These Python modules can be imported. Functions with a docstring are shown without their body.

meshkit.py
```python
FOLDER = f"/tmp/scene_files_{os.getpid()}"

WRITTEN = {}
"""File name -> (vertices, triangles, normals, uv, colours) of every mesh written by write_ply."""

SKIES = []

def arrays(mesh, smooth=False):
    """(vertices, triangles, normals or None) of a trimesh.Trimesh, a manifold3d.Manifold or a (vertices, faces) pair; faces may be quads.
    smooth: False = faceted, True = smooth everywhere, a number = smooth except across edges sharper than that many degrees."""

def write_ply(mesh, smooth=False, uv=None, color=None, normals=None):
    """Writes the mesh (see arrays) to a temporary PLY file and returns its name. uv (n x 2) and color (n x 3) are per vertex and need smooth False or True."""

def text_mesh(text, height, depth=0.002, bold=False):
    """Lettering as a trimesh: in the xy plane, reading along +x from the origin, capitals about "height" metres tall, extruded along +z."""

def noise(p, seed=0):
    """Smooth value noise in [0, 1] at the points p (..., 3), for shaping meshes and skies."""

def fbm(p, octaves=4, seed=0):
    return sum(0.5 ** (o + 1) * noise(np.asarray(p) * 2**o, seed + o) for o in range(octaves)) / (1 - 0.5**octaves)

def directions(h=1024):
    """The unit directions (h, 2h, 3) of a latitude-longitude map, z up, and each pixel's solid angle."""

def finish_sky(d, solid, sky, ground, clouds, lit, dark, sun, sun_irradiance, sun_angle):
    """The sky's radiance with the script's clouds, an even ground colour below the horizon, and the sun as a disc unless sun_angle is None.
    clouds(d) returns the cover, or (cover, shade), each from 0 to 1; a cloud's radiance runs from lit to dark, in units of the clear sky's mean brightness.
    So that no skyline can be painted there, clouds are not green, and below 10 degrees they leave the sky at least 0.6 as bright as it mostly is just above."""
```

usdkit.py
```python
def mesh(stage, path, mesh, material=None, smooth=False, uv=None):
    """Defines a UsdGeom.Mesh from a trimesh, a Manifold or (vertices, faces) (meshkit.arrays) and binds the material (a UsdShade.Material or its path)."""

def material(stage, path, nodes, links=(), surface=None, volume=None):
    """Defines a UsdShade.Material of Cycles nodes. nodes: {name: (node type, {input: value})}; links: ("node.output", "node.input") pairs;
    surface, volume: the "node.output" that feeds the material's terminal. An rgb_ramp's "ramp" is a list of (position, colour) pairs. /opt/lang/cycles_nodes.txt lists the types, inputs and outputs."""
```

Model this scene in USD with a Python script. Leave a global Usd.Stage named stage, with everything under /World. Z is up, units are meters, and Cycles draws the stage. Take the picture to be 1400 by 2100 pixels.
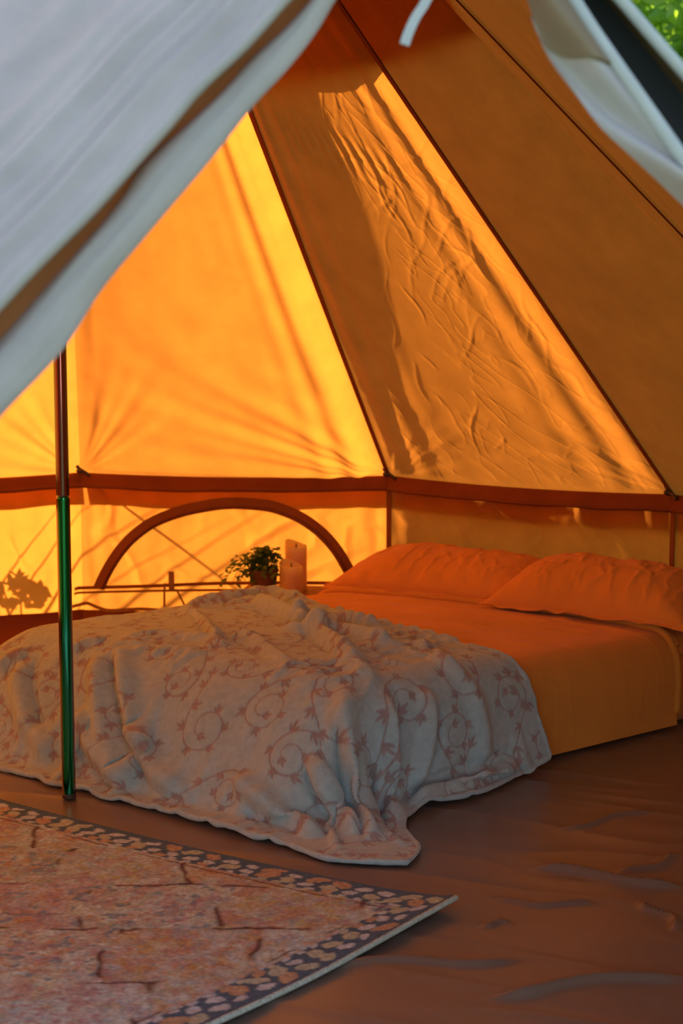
import math, random, numpy as np, trimesh, usdkit, meshkit
from pxr import Usd, UsdGeom, UsdLux, UsdShade, Gf, Sdf, Vt
from scipy.interpolate import CubicSpline, PchipInterpolator
from scipy.ndimage import zoom, gaussian_filter
from scipy.spatial import cKDTree

random.seed(7)
RNG = np.random.default_rng(7)
stage = Usd.Stage.CreateInMemory()
UsdGeom.SetStageUpAxis(stage, 'Z')
UsdGeom.SetStageMetersPerUnit(stage, 1.0)
UsdGeom.Xform.Define(stage, '/World')
UsdGeom.Scope.Define(stage, '/World/Looks')
A3 = lambda *x: np.array(x, float)

# ------------------------------------------------------------------ camera, sun, sky, exposure
FPX, CAM_H, PITCH = 2900.0, 1.0, math.atan(310 / 2900.0)
cam = UsdGeom.Camera.Define(stage, '/World/camera')
cam.AddTranslateOp().Set((0, 0, CAM_H))
cam.AddRotateXOp().Set(90 - math.degrees(PITCH))
cam.CreateHorizontalApertureAttr(24.0)
cam.CreateVerticalApertureAttr(36.0)
cam.CreateFocalLengthAttr(24.0 * FPX / 1400)
cam.CreateFStopAttr(4.6)
cam.CreateFocusDistanceAttr(3.05)
cam.CreateExposureAttr(5.0)

SUN_AZ, SUN_EL = -0.85, math.radians(9.5)           # azimuth from +y towards +x
SUN = A3(math.sin(SUN_AZ) * math.cos(SUN_EL), math.cos(SUN_AZ) * math.cos(SUN_EL), math.sin(SUN_EL))
sun = UsdLux.DistantLight.Define(stage, '/World/sun')
sun.CreateIntensityAttr(3200.0)
sun.CreateColorAttr((1.0, 0.80, 0.56))
sun.CreateAngleAttr(0.6)
sx = UsdGeom.Xformable(sun)
zl = SUN / np.linalg.norm(SUN)
xl = np.cross([0, 0, 1], zl); xl /= np.linalg.norm(xl)
yl = np.cross(zl, xl)
sx.AddTransformOp().Set(Gf.Matrix4d(*xl, 0, *yl, 0, *zl, 0, 0, 0, 0, 1))

sky_mat = usdkit.material(stage, '/World/Looks/sky', {
    'tex': ('sky_texture', {'sky_type': 'hosek_wilkie', 'sun_direction': tuple(SUN), 'turbidity': 3.0, 'ground_albedo': 0.3}),
    'tint': ('mix_color', {'blend_type': 'multiply', 'fac': 1.0, 'b': (1.06, .97, 1.07), 'use_clamp': False}),
    'bg': ('background_shader', {'strength': 0.76})}, [('tex.color', 'tint.a'), ('tint.result', 'bg.color')], surface='bg.background')
sky = UsdLux.DomeLight.Define(stage, '/World/sky')
sky.CreateIntensityAttr(1.0)
UsdShade.MaterialBindingAPI.Apply(sky.GetPrim()).Bind(sky_mat)

# ------------------------------------------------------------------ helpers
_used = {}


def path_for(name, parent):
    base = parent.GetPath().pathString if parent is not None else '/World'
    k = _used.get((base, name), -1) + 1
    _used[(base, name)] = k
    return f'{base}/{name}' + (f'_{k:03d}' if k else '')


def tag(o, label=None, cat=None, group=None, kind=None):
    p = o.GetPrim() if hasattr(o, 'GetPrim') else o
    for k, v in (('label', label), ('category', cat), ('group', group), ('kind', kind)):
        if v:
            p.SetCustomDataByKey(k, v)
    return p


def thing(name, label, cat, loc=(0, 0, 0), rz=0, group=None, kind=None):
    x = UsdGeom.Xform.Define(stage, path_for(name, None))
    x.AddTranslateOp().Set(tuple(map(float, loc)))
    if rz:
        x.AddRotateZOp().Set(math.degrees(rz))
    p = tag(x, label, cat, group, kind)
    ORIGIN[p.GetPath().pathString] = (A3(*loc), rz)
    return p


ORIGIN = {}


def obj(name, mesh, m, parent=None, smooth=False, colors=None, uv=None, scalars=None, local=False):
    """one Mesh prim; points are given in world space unless local"""
    path = path_for(name, parent)
    if hasattr(mesh, 'to_mesh'):
        mm = mesh.to_mesh(); mesh = (mm.vert_properties[:, :3], mm.tri_verts)
    if not isinstance(mesh, (tuple, list)):
        mesh = (np.array(mesh.vertices), np.array(mesh.faces))
    v, f = np.asarray(mesh[0], float), np.asarray(mesh[1], int)
    if m in ('canvas', 'canvas_creased'):           # face the cloth outwards, away from the pole
        c = v[f].mean(1)
        n_ = np.cross(v[f[:, 1]] - v[f[:, 0]], v[f[:, 2]] - v[f[:, 0]])
        if (n_ * (c - A3(PX, PY, .4))).sum() < 0:
            f = f[:, ::-1]
    if parent is not None and not local:
        root = '/'.join(parent.GetPath().pathString.split('/')[:3])
        o, rz = ORIGIN.get(root, (np.zeros(3), 0))
        v = v - o
        if rz:
            c, s = math.cos(-rz), math.sin(-rz)
            v = v @ np.array([[c, -s, 0], [s, c, 0], [0, 0, 1]]).T
    g = usdkit.mesh(stage, path, (v, f), MAT[m] if isinstance(m, str) else m, smooth=smooth, uv=uv)
    for nm, arr in (scalars or {}).items():
        UsdGeom.PrimvarsAPI(g).CreatePrimvar(nm, Sdf.ValueTypeNames.FloatArray, 'vertex').Set(Vt.FloatArray.FromNumpy(np.asarray(arr, np.float32)))
    if colors is not None:
        UsdGeom.PrimvarsAPI(g).CreatePrimvar('tint', Sdf.ValueTypeNames.Color3fArray, 'vertex').Set(Vt.Vec3fArray.FromNumpy(np.asarray(colors, np.float32)))
    return g.GetPrim()


CP, SP = math.cos(PITCH), math.sin(PITCH)


def ray(u, v):
    X, U = (u - 700) / FPX, -(v - 1050) / FPX
    return A3(X, CP + SP * U, -SP + CP * U)


EYE = A3(0, 0, CAM_H)


def G(u, v, z=0.0):
    r = ray(u, v)
    return EYE + r * (z - CAM_H) / r[2]


def on_plane(u, v, p0, n):
    r = ray(u, v)
    return EYE + r * (np.dot(np.asarray(p0) - EYE, n) / np.dot(r, n))


def unit(x):
    x = np.asarray(x, float)
    return x / np.linalg.norm(x, axis=-1, keepdims=True)


def grid(P):
    """(n, m, 3) points -> (verts, quads)"""
    n, m = P.shape[:2]
    i, j = np.meshgrid(np.arange(n - 1), np.arange(m - 1), indexing='ij')
    a = i * m + j
    return P.reshape(-1, 3), np.stack([a, a + m, a + m + 1, a + 1], -1).reshape(-1, 4)


def normals_of(P):
    du, dv = np.gradient(P, axis=0), np.gradient(P, axis=1)
    return unit(np.cross(du, dv))


def solid(P, th, side=0.5):
    """a sheet of thickness th: front grid + back grid + rim. Returns verts, quads"""
    N = normals_of(P)
    n, m = P.shape[:2]
    a, fa = grid(P + N * th * side)
    b, fb = grid(P - N * th * (1 - side))
    k = n * m
    loop = np.r_[np.arange(m), np.arange(1, n) * m + m - 1, (n - 1) * m + np.arange(m - 2, -1, -1), np.arange(n - 2, 0, -1) * m]
    l2 = np.roll(loop, -1)
    rim = np.stack([loop, l2, l2 + k, loop + k], -1)
    return np.vstack([a, b]), np.vstack([fa, fb[:, ::-1] + k, rim])


def tube(pts, r, sides=10, cap=True):
    pts = np.asarray(pts, float)
    n = len(pts)
    T = unit(np.gradient(pts, axis=0))
    up = A3(0, 0, 1) if abs(T[0, 2]) < .9 else A3(1, 0, 0)
    a = unit(np.cross(T[0], up))
    rows = []
    r = np.broadcast_to(r, (n,))
    for k in range(n):
        a = unit(a - T[k] * np.dot(a, T[k]))
        b = np.cross(T[k], a)
        t = np.arange(sides) / sides * 2 * np.pi
        rows.append(pts[k] + r[k] * (np.cos(t)[:, None] * a + np.sin(t)[:, None] * b))
    V = np.vstack(rows + ([pts[:1], pts[-1:]] if cap else []))
    F = []
    for k in range(n - 1):
        for j in range(sides):
            j2 = (j + 1) % sides
            F += [[k * sides + j, k * sides + j2, (k + 1) * sides + j2], [k * sides + j, (k + 1) * sides + j2, (k + 1) * sides + j]]
    if cap:
        c0, c1, e = n * sides, n * sides + 1, (n - 1) * sides
        for j in range(sides):
            j2 = (j + 1) % sides
            F += [[c0, j2, j], [c1, e + j, e + j2]]
    return V, np.array(F)


def ribbon(pts, across, w, th, up=None):
    """flat strip along pts: width w along 'across' (n,3) directions, thickness th"""
    pts = np.asarray(pts, float)
    ac = unit(np.broadcast_to(across, pts.shape))
    w = np.broadcast_to(w, (len(pts),))[:, None]
    s = np.linspace(-.5, .5, 5)
    P = np.stack([pts + ac * w * x for x in s], 1)
    return solid(P, th)


def resample(pts, n, smooth=True):
    pts = np.asarray(pts, float)
    d = np.r_[0, np.cumsum(np.linalg.norm(np.diff(pts, axis=0), axis=1))]
    t = np.linspace(0, d[-1], n)
    if smooth and len(pts) > 2:
        return PchipInterpolator(d, pts, axis=0)(t)
    return np.stack([np.interp(t, d, pts[:, k]) for k in range(pts.shape[1])], 1)


def lathe(prof, n=32):
    prof = np.asarray(prof, float)
    t = np.arange(n) / n * 2 * np.pi
    P = np.stack([np.stack([prof[:, 0] * np.cos(a), prof[:, 0] * np.sin(a), prof[:, 1]], 1) for a in t] , 0)
    P = np.concatenate([P, P[:1]], 0)
    return grid(P)


def join(*ms):
    V, F, k = [], [], 0
    for v, f in ms:
        f = np.asarray(f)
        if f.shape[1] == 4:
            f = np.vstack([f[:, [0, 1, 2]], f[:, [0, 2, 3]]])
        V.append(v); F.append(f + k); k += len(v)
    return np.vstack(V), np.vstack(F)


fbm, noise = meshkit.fbm, meshkit.noise
smooth01 = lambda x: np.clip(x, 0, 1) ** 2 * (3 - 2 * np.clip(x, 0, 1))

# ------------------------------------------------------------------ materials
MAT = {}


def M(name, nodes, links, surface):
    MAT[name] = usdkit.material(stage, f'/World/Looks/{name}', nodes, links, surface=surface)


def cloth(name, inside, trans, fac, scale=60, bump=.3, dist=.0015, crinkle=0.0, outside=None):
    """woven canvas: scatters on its face and lets light through"""
    nodes = {
        'geo': ('geometry', {}),
        'n1': ('noise_texture', {'scale': 900.0, 'detail': 1.0}),
        'n2': ('noise_texture', {'scale': 9.0, 'detail': 5.0, 'roughness': .6}),
        'r2': ('map_range', {'from_min': .3, 'from_max': .7, 'to_min': .88, 'to_max': 1.06}),
        'cr': ('noise_texture', {'scale': 5.5, 'detail': 3.0, 'roughness': .55, 'distortion': 1.2, 'type': 'ridged_multifractal'}),
        'mh': ('math', {'math_type': 'multiply_add', 'value2': crinkle}),
        'b': ('bump', {'strength': bump, 'distance': dist}),
        'c1': ('mix_color', {'blend_type': 'multiply', 'fac': 1.0, 'a': inside}),
        'c2': ('mix_color', {'blend_type': 'multiply', 'fac': 1.0, 'a': trans}),
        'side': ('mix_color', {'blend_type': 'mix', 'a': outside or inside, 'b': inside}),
        'd': ('diffuse_bsdf', {}), 't': ('translucent_bsdf', {}), 'm': ('mix_closure', {'fac': fac})}
    links = [('geo.position', 'n1.vector'), ('geo.position', 'n2.vector'), ('geo.position', 'cr.vector'), ('n2.fac', 'r2.value'), ('cr.fac', 'mh.value1'), ('n1.fac', 'mh.value3'), ('mh.value', 'b.height'),
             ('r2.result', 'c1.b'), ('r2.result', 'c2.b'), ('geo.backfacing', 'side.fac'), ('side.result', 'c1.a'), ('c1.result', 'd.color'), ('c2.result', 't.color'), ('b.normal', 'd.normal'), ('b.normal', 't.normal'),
             ('d.BSDF', 'm.closure1'), ('t.BSDF', 'm.closure2')]
    M(name, nodes, links, 'm.closure')


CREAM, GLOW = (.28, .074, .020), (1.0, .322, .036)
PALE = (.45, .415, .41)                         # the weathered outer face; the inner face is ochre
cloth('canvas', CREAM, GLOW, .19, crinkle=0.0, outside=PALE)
cloth('canvas_double', (.26, .085, .026), (.95, .24, .03), .09)
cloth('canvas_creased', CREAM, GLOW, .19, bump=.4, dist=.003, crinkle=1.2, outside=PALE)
cloth('canvas_thick', (.22, .06, .02), (.9, .2, .03), .05)
cloth('canvas_seam', (.20, .06, .025), (.9, .2, .03), .03)
cloth('canvas_front', (.45, .415, .41), (1.0, .5, .1), .05)
cloth('shaded_placket', (.22, .15, .075), (1, .5, .1), .14)  # tan flap cloth with its shade put into the brown colour
cloth('canvas_warm_lit', (.27, .20, .135), (1, .5, .1), .06)  # same canvas as the front, warm inside light put into its tan colour


def soft(name, color, rough=.9, sheen=0.0, var=.12, scale=7.0, fine=350.0, bump=.25, dist=.002, attr=None, spec=.2):
    nodes = {
        'geo': ('texture_coordinate', {}),
        'n1': ('noise_texture', {'scale': fine, 'detail': 2.0}),
        'n2': ('noise_texture', {'scale': scale, 'detail': 4.0}),
        'r2': ('map_range', {'from_min': .3, 'from_max': .7, 'to_min': 1 - var, 'to_max': 1 + var}),
        'b': ('bump', {'strength': bump, 'distance': dist}),
        'c': ('mix_color', {'blend_type': 'multiply', 'fac': 1.0, 'a': color}),
        'p': ('principled_bsdf', {'roughness': rough, 'sheen_weight': sheen, 'specular_ior_level': spec})}
    links = [('geo.object', 'n1.vector'), ('geo.object', 'n2.vector'), ('n2.fac', 'r2.value'), ('n1.fac', 'b.height'), ('b.normal', 'p.normal'),
             ('r2.result', 'c.b'), ('c.result', 'p.base_color')]
    if attr:
        nodes['at'] = ('attribute', {'attribute': attr})
        links.append(('at.color', 'c.a'))
    M(name, nodes, links, 'p.BSDF')


soft('linen', (.60, .24, .036), .85, .1, .08, 5, 500, .3, .001)
soft('linen_pillow', (.62, .23, .04), .85, .1, .08, 5, 500, .3, .001)
soft('fleece', (.5, .45, .4), .95, .25, .10, 60, 420, .5, .003, attr='tint')
soft('rug_pile', (.5, .4, .35), .95, .1, .22, 120, 500, .8, .004, attr='tint')
soft('rug_binding', (.42, .47, .42), .8, 0, .25, 200, 600, .6, .002)
soft('groundsheet', (.16, .112, .09), .30, 0, .10, 3, 220, .06, .0008, spec=.45)
soft('groundsheet_edge', (.22, .05, .015), .55, 0, .1, 5, 220, .06, .001, spec=.3)
soft('cloth_charcoal', (.042, .044, .046), .9, 0, .1, 5, 900, .2, .001)
soft('webbing', (.30, .14, .05), .8, 0, .15, 30, 500, .3, .001)
soft('tape_white', (.46, .48, .48), .7, 0, .06, 20, 700, .2, .001)
soft('plastic_dark', (.05, .025, .02), .4, 0, .05, 20, 300, 0, .001, spec=.4)
soft('wood', (.28, .10, .03), .6, 0, .2, 14, 120, .2, .001)
soft('terracotta', (.16, .06, .025), .8, 0, .15, 20, 120, .2, .001)
soft('grass', (.06, .15, .03), .9, 0, .45, 6, 60, .6, .02)
soft('bark', (.12, .08, .05), .9, 0, .4, 8, 40, .8, .02)
soft('rope', (.55, .45, .3), .9, 0, .1, 30, 800, .3, .001)
for nm_, base_, film_ in (('pole_metal', (.27, .26, .26), 508.0), ('pole_metal_upper', (.17, .155, .15), 575.0)):   # plated steel with an iridescent film
    M(nm_, {'geo': ('texture_coordinate', {}), 'n': ('noise_texture', {'scale': 30.0}), 'r': ('map_range', {'to_min': .07, 'to_max': .12}),
            'p': ('principled_bsdf', {'base_color': base_, 'metallic': 1.0, 'thin_film_thickness': film_, 'thin_film_ior': 2.0})},
      [('geo.object', 'n.vector'), ('n.fac', 'r.value'), ('r.result', 'p.roughness')], 'p.BSDF')
M('wax', {'p': ('principled_bsdf', {'base_color': (.62, .33, .10), 'roughness': .6, 'subsurface_weight': .4, 'subsurface_scale': .02, 'subsurface_radius': (1.0, .6, .3)})}, [], 'p.BSDF')


def leaf_mat(name, col, tr, fac=.45):
    M(name, {'oi': ('object_info', {}), 'geo': ('geometry', {}), 'n': ('noise_texture', {'scale': 3.0}), 'r': ('map_range', {'from_min': .3, 'from_max': .7, 'to_min': .65, 'to_max': 1.4}),
             'c': ('mix_color', {'blend_type': 'multiply', 'fac': 1.0, 'a': col, 'use_clamp': False}),
             'd': ('diffuse_bsdf', {}), 't': ('translucent_bsdf', {'color': tr}), 'g': ('glossy_bsdf', {'roughness': .4, 'color': (.5, .5, .5)}),
             'm': ('mix_closure', {'fac': fac}), 'm2': ('mix_closure', {'fac': .06})},
      [('geo.position', 'n.vector'), ('n.fac', 'r.value'), ('r.result', 'c.b'), ('c.result', 'd.color'), ('d.BSDF', 'm.closure1'), ('t.BSDF', 'm.closure2'),
       ('m.closure', 'm2.closure1'), ('g.BSDF', 'm2.closure2')], 'm2.closure')


leaf_mat('leaf_tree', (.10, .24, .02), (.34, .56, .03), .5)
leaf_mat('leaf_eucalyptus', (.09, .16, .03), (.22, .34, .03), .4)

# ------------------------------------------------------------------ the tent: measures
PX, PY, RAD, EAVE, APEX = -0.625, 3.159, 1.958, 0.595, 2.663
TOP = A3(PX, PY, APEX)
AZ = dict(g=-2.37, h=-1.85, i=-1.33, j=-0.745, a=-0.163, b=0.418, c=0.984, e=1.435, d=1.886)


def rim(k, z=EAVE, dr=0.0):
    a = AZ[k]
    dr = dr + (.16 if k == 'e' else 0)
    return A3(PX + (RAD + dr) * math.sin(a), PY + (RAD + dr) * math.cos(a), z)


DOOR0, DOORN = A3(0, 1.15, 0), unit(A3(0, -1, .3))     # the leaning plane of the doorway, normal outwards


def door(u, v, off=0.0):
    return on_plane(u, v, DOOR0 + DOORN * off, DOORN)


PEAK = door(932, -313)


def door_curve(px, n=60, off=0.0, low=None):
    """a line traced in the doorway plane; carried on straight to the peak above and the ground below"""
    pts = [door(u, v, off) for u, v in px]
    d = unit(pts[-1] - pts[-3]) if len(pts) > 2 else unit(pts[-1] - pts[0])
    if low is not False:
        pts.append(pts[-1] + d * (pts[-1][2] - .01) / -d[2])
    return resample([PEAK + DOORN * off] + pts, n)


# floor: the groundsheet, wrinkled in long low ridges
def build_floor():
    n = 640
    x, y = np.meshgrid(np.linspace(-2.75, 1.5, n), np.linspace(1.0, 5.25, n), indexing='ij')
    q = np.stack([x, y, 0 * x], -1)
    a = A3(.92, -.38, 0); b = A3(.38, .92, 0)
    s = np.stack([q @ a * 1.3, q @ b * 7.0, 0 * x], -1)
    r = 1 - np.abs(2 * fbm(s + 3.1, 3, 5) - 1) * 2.2
    z = .0035 * np.clip(r, 0, 1) ** 3 + .003 * fbm(q * 2.2, 3, 2)
    for (u0, v0), (u1, v1), h, w in (((1090, 1780), (1400, 1822), .008, .018), ((1150, 1700), (1330, 1662), .005, .014), ((1010, 1845), (1220, 1855), .004, .012),
                                     ((700, 1975), (1060, 1968), .005, .016), ((1000, 2040), (1400, 1995), .006, .02), ((1280, 1790), (1400, 1755), .005, .02), ((980, 1895), (1050, 1893), .004, .01), ((1320, 1850), (1400, 1905), .005, .012)):
        p0, p1 = G(u0, v0)[:2], G(u1, v1)[:2]
        d = p1 - p0; L = np.linalg.norm(d); d = d / L
        e = np.stack([x - p0[0], y - p0[1]], -1)
        t = e @ d / L
        wob = .012 * np.sin(t * 7 + u0)
        off = e[..., 0] * -d[1] + e[..., 1] * d[0] + wob
        z = z + 2.0 * h * np.exp(-(off / (.6 * w)) ** 2) * smooth01(t * 4 + .3) * smooth01((1 - t) * 4 + .3)
    P = np.stack([x, y, z - .004], -1)
    keep = np.hypot(x - PX, y - PY) < RAD + .02
    v, f = grid(P)
    # keep the tent's footprint and a strip to the door sill
    kf = (keep.ravel() | ((y.ravel() < PY) & (np.abs(x.ravel() - .0) < 1.15) & (y.ravel() > 1.13)))[f].all(1)
    fl = thing('floor', 'brown wrinkled plastic groundsheet covering the tent floor', 'floor', kind='structure')
    obj('sheet', (v, f[kf]), 'groundsheet', fl, smooth=True)
    return fl


FLOOR = build_floor()


# ------------------------------------------------------------------ roof and walls
def corner_folds(P, c, e1, e2, k, amp, reach, seed, lean=0.0):
    """creases that fan out from a corner that is pulled tight; e1, e2 span the panel"""
    q = P - c
    x, y = q @ e1, q @ e2
    r, th = np.hypot(x, y), np.arctan2(y, x)
    w = k * th + 1.2 * np.sin(2.1 * th * k / 6 + seed) + .5 * np.sin(r * 5 + seed)
    prof = np.sin(w) + .5 * np.sin(2.3 * w + seed)
    return amp * r * np.exp(-(r / reach) ** 1.5) * prof * smooth01(r / .03)


def roof_panel(k0, k1, ceiling, res=(40, 60), sag=.045, folds=(), mat='canvas', extra=None, soft=None):
    E0, E1 = rim(k0), rim(k1)
    s, t = np.meshgrid(np.linspace(0, 1, res[0]), np.linspace(0.0, 1, res[1]) ** .8, indexing='ij')
    B = E0 + s[..., None] * (E1 - E0)
    B[..., 2] += -.012 * 4 * s * (1 - s)
    P = TOP + t[..., None] * (B - TOP)
    out = unit(np.cross(E1 - TOP, E0 - TOP))
    if np.dot(out, E0 - A3(PX, PY, E0[2])) < 0:
        out = -out
    pw = .55 if soft is None else .55 + .75 * smooth01((.55 - (s if soft == 0 else 1 - s)) * 2.2)
    d = -sag * (4 * s * (1 - s)) ** pw * np.sin(np.pi * np.clip(t, 0, 1) ** .9) ** .8 * (.35 + .65 * t)
    e1 = unit(E1 - E0)
    e2 = np.cross(out, e1)
    for corner, kk, amp, reach, seed in folds:
        c = {0: E0, 1: E1}[corner]
        d = d + corner_folds(P, c, e1 * (1 if corner == 0 else -1), unit(e2 * np.sign(np.dot(e2, TOP - c))), kk, amp, reach, seed)
    if extra is not None:
        d = d + extra(s, t, P)
    edge = smooth01(np.minimum(s, 1 - s) * (25 if soft is None else 12)) * smooth01((1 - t) * 60)
    P = P + (d * edge)[..., None] * out
    v, f = grid(P)
    return obj('roof_panel', (v, f), mat, ceiling, smooth=True)


ceiling = thing('ceiling', 'sloping orange-glowing canvas roof panels of the bell tent meeting at the pole top', 'tent roof', kind='structure')


def ridge_lines(s, t, P):
    """long soft folds running down beside the seam at s = 0 / crinkles"""
    w = np.exp(-(s / .22) ** 2)
    return .006 * w * np.sin(s * 46 * (1 + .25 * (1 - t))) * smooth01((t - .15) * 3) * smooth01((1 - t) * 8 + .5)


def ridge_lines_r(s, t, P):
    return ridge_lines(1 - s, t, P) * 1.1


def near_seam(s, t, P):
    x = 1 - s
    w = smooth01((t - .05) * 4)
    return w * (-.056 * (1 - np.exp(-x / .075)) * np.exp(-x / .5) + .006 * np.sin(x * 60 + 6 * t) * np.exp(-((x - .12) / .09) ** 2)) + .006 * (fbm(np.stack([s * 5, t * 4, 0 * s], -1), 3, 51) - .5)


def crinkle_bc(s, t, P):
    q = np.stack([s * 16, t * 22, 0 * s], -1)
    w = fbm(q, 2, 4)
    ridge = np.clip(1 - np.abs(2 * w - 1) * 9, 0, 1) ** 2
    q2 = np.stack([s * 12 - t * 22, t * 9 + s * 3, 0 * s], -1)
    ridge2 = np.clip(1 - np.abs(2 * fbm(q2, 2, 9) - 1) * 7, 0, 1) ** 2
    mask = smooth01((fbm(np.stack([s * 3, t * 3, 0 * s], -1), 2, 8) - .38) * 5)
    band = np.exp(-((t - .52 - .10 * (s - .5)) / .025) ** 2) * np.exp(-((s - .45) / .33) ** 2)
    rg = np.random.default_rng(17)
    crease = 0 * s
    X, Y = s * 1.08 * t, t * 2.3
    for _ in range(110):
        tt_ = rg.uniform(.25, .97); c = A3(rg.uniform(.05, .95) * 1.08 * tt_, tt_ * 2.3)
        a = rg.choice([.9, 1.3, 1.9, 2.5]) + rg.normal() * .18
        ln_, w, h = rg.uniform(.03, .13), rg.uniform(.004, .008), rg.uniform(.0006, .0017)
        u = (X - c[0]) * math.cos(a) + (Y - c[1]) * math.sin(a); v = -(X - c[0]) * math.sin(a) + (Y - c[1]) * math.cos(a)
        v = v + .012 * np.sin(u * 30 + _)
        crease = crease + h * np.exp(-(v / w) ** 2 - (u / ln_) ** 4)
    return crease + mask * (.0008 * ridge + .0009 * ridge2) + .0028 * band * np.sin(s * 105 + 6 * fbm(q * .2, 2, 3)) + ridge_lines(s, t, P) + .8 * ridge_lines_r(s, t, P)


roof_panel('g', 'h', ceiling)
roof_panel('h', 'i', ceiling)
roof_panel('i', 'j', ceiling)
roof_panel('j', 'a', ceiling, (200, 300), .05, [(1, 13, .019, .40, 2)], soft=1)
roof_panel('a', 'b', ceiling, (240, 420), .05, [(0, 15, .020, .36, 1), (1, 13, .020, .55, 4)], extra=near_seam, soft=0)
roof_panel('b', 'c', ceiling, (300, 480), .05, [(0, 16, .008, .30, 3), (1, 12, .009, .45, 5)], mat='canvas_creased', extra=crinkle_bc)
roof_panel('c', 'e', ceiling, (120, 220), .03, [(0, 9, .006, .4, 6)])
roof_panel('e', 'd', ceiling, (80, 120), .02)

# the reinforced double cloth round the top of the pole, on the outside
nbc = np.cross(rim('b') - TOP, rim('c') - TOP); nbc = unit(nbc)
TCAP = (APEX - on_plane(700, 150, TOP, nbc)[2]) / (APEX - EAVE)
caprows = []
for k0, k1 in zip('ghijabce', 'hijabced'):
    E0, E1 = rim(k0), rim(k1)
    o = unit(np.cross(E1 - TOP, E0 - TOP))
    o = o if np.dot(o, E0 - A3(PX, PY, E0[2])) > 0 else -o
    s = np.linspace(0, 1, 13)[:-1]
    caprows.append(np.stack([TOP + tv * ((E0 + s[:, None] * (E1 - E0)) - TOP) + o * .014 for tv in np.linspace(0, TCAP, 8)], 1))
obj('apex_cap', grid(np.concatenate(caprows + [caprows[-1][-1:]], 0)), 'canvas', ceiling, smooth=True)

# outline of the doorway, traced where it stands
EDGE_OUT_L = [(585, 0), (500, 95), (400, 190), (350, 250), (270, 340), (190, 430), (60, 560), (0, 625)]
EDGE_MID_L = [(640, 0), (580, 65), (520, 120), (440, 210), (370, 275), (290, 350), (250, 415), (150, 530), (0, 700)]
EDGE_IN_L = [(685, 0), (650, 60), (590, 140), (520, 215), (430, 330), (300, 480), (200, 600), (133, 705), (0, 850)]
EDGE_IN_R = [(1080, 0), (1110, 80), (1165, 170), (1230, 265), (1300, 330), (1400, 415)]
HEM_R = [(1170, 0), (1215, 70), (1260, 135), (1330, 235), (1400, 335)]
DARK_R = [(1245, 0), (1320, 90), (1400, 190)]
HEM2_R = [(1268, 0), (1330, 72), (1400, 152)]


def front_panel(k, leg, sgn, res=(160, 160), fan=0.0):
    """canvas from the doorway edge back to ridge k: roof above, wall below"""
    n = res[0]
    zl = leg[:, 2]
    far = np.array([TOP + (rim(k) - TOP) * min(1, max(0, (APEX - z * 1.0) / (APEX - EAVE))) if z > EAVE else rim(k, z) for z in
                    np.where(zl > EAVE, EAVE + (zl - EAVE) * (APEX - EAVE) / (zl.max() - EAVE), zl)])
    s = np.linspace(0, 1, res[1])
    P = leg[:, None] * (1 - s)[None, :, None] + far[:, None] * s[None, :, None]
    return P


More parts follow.
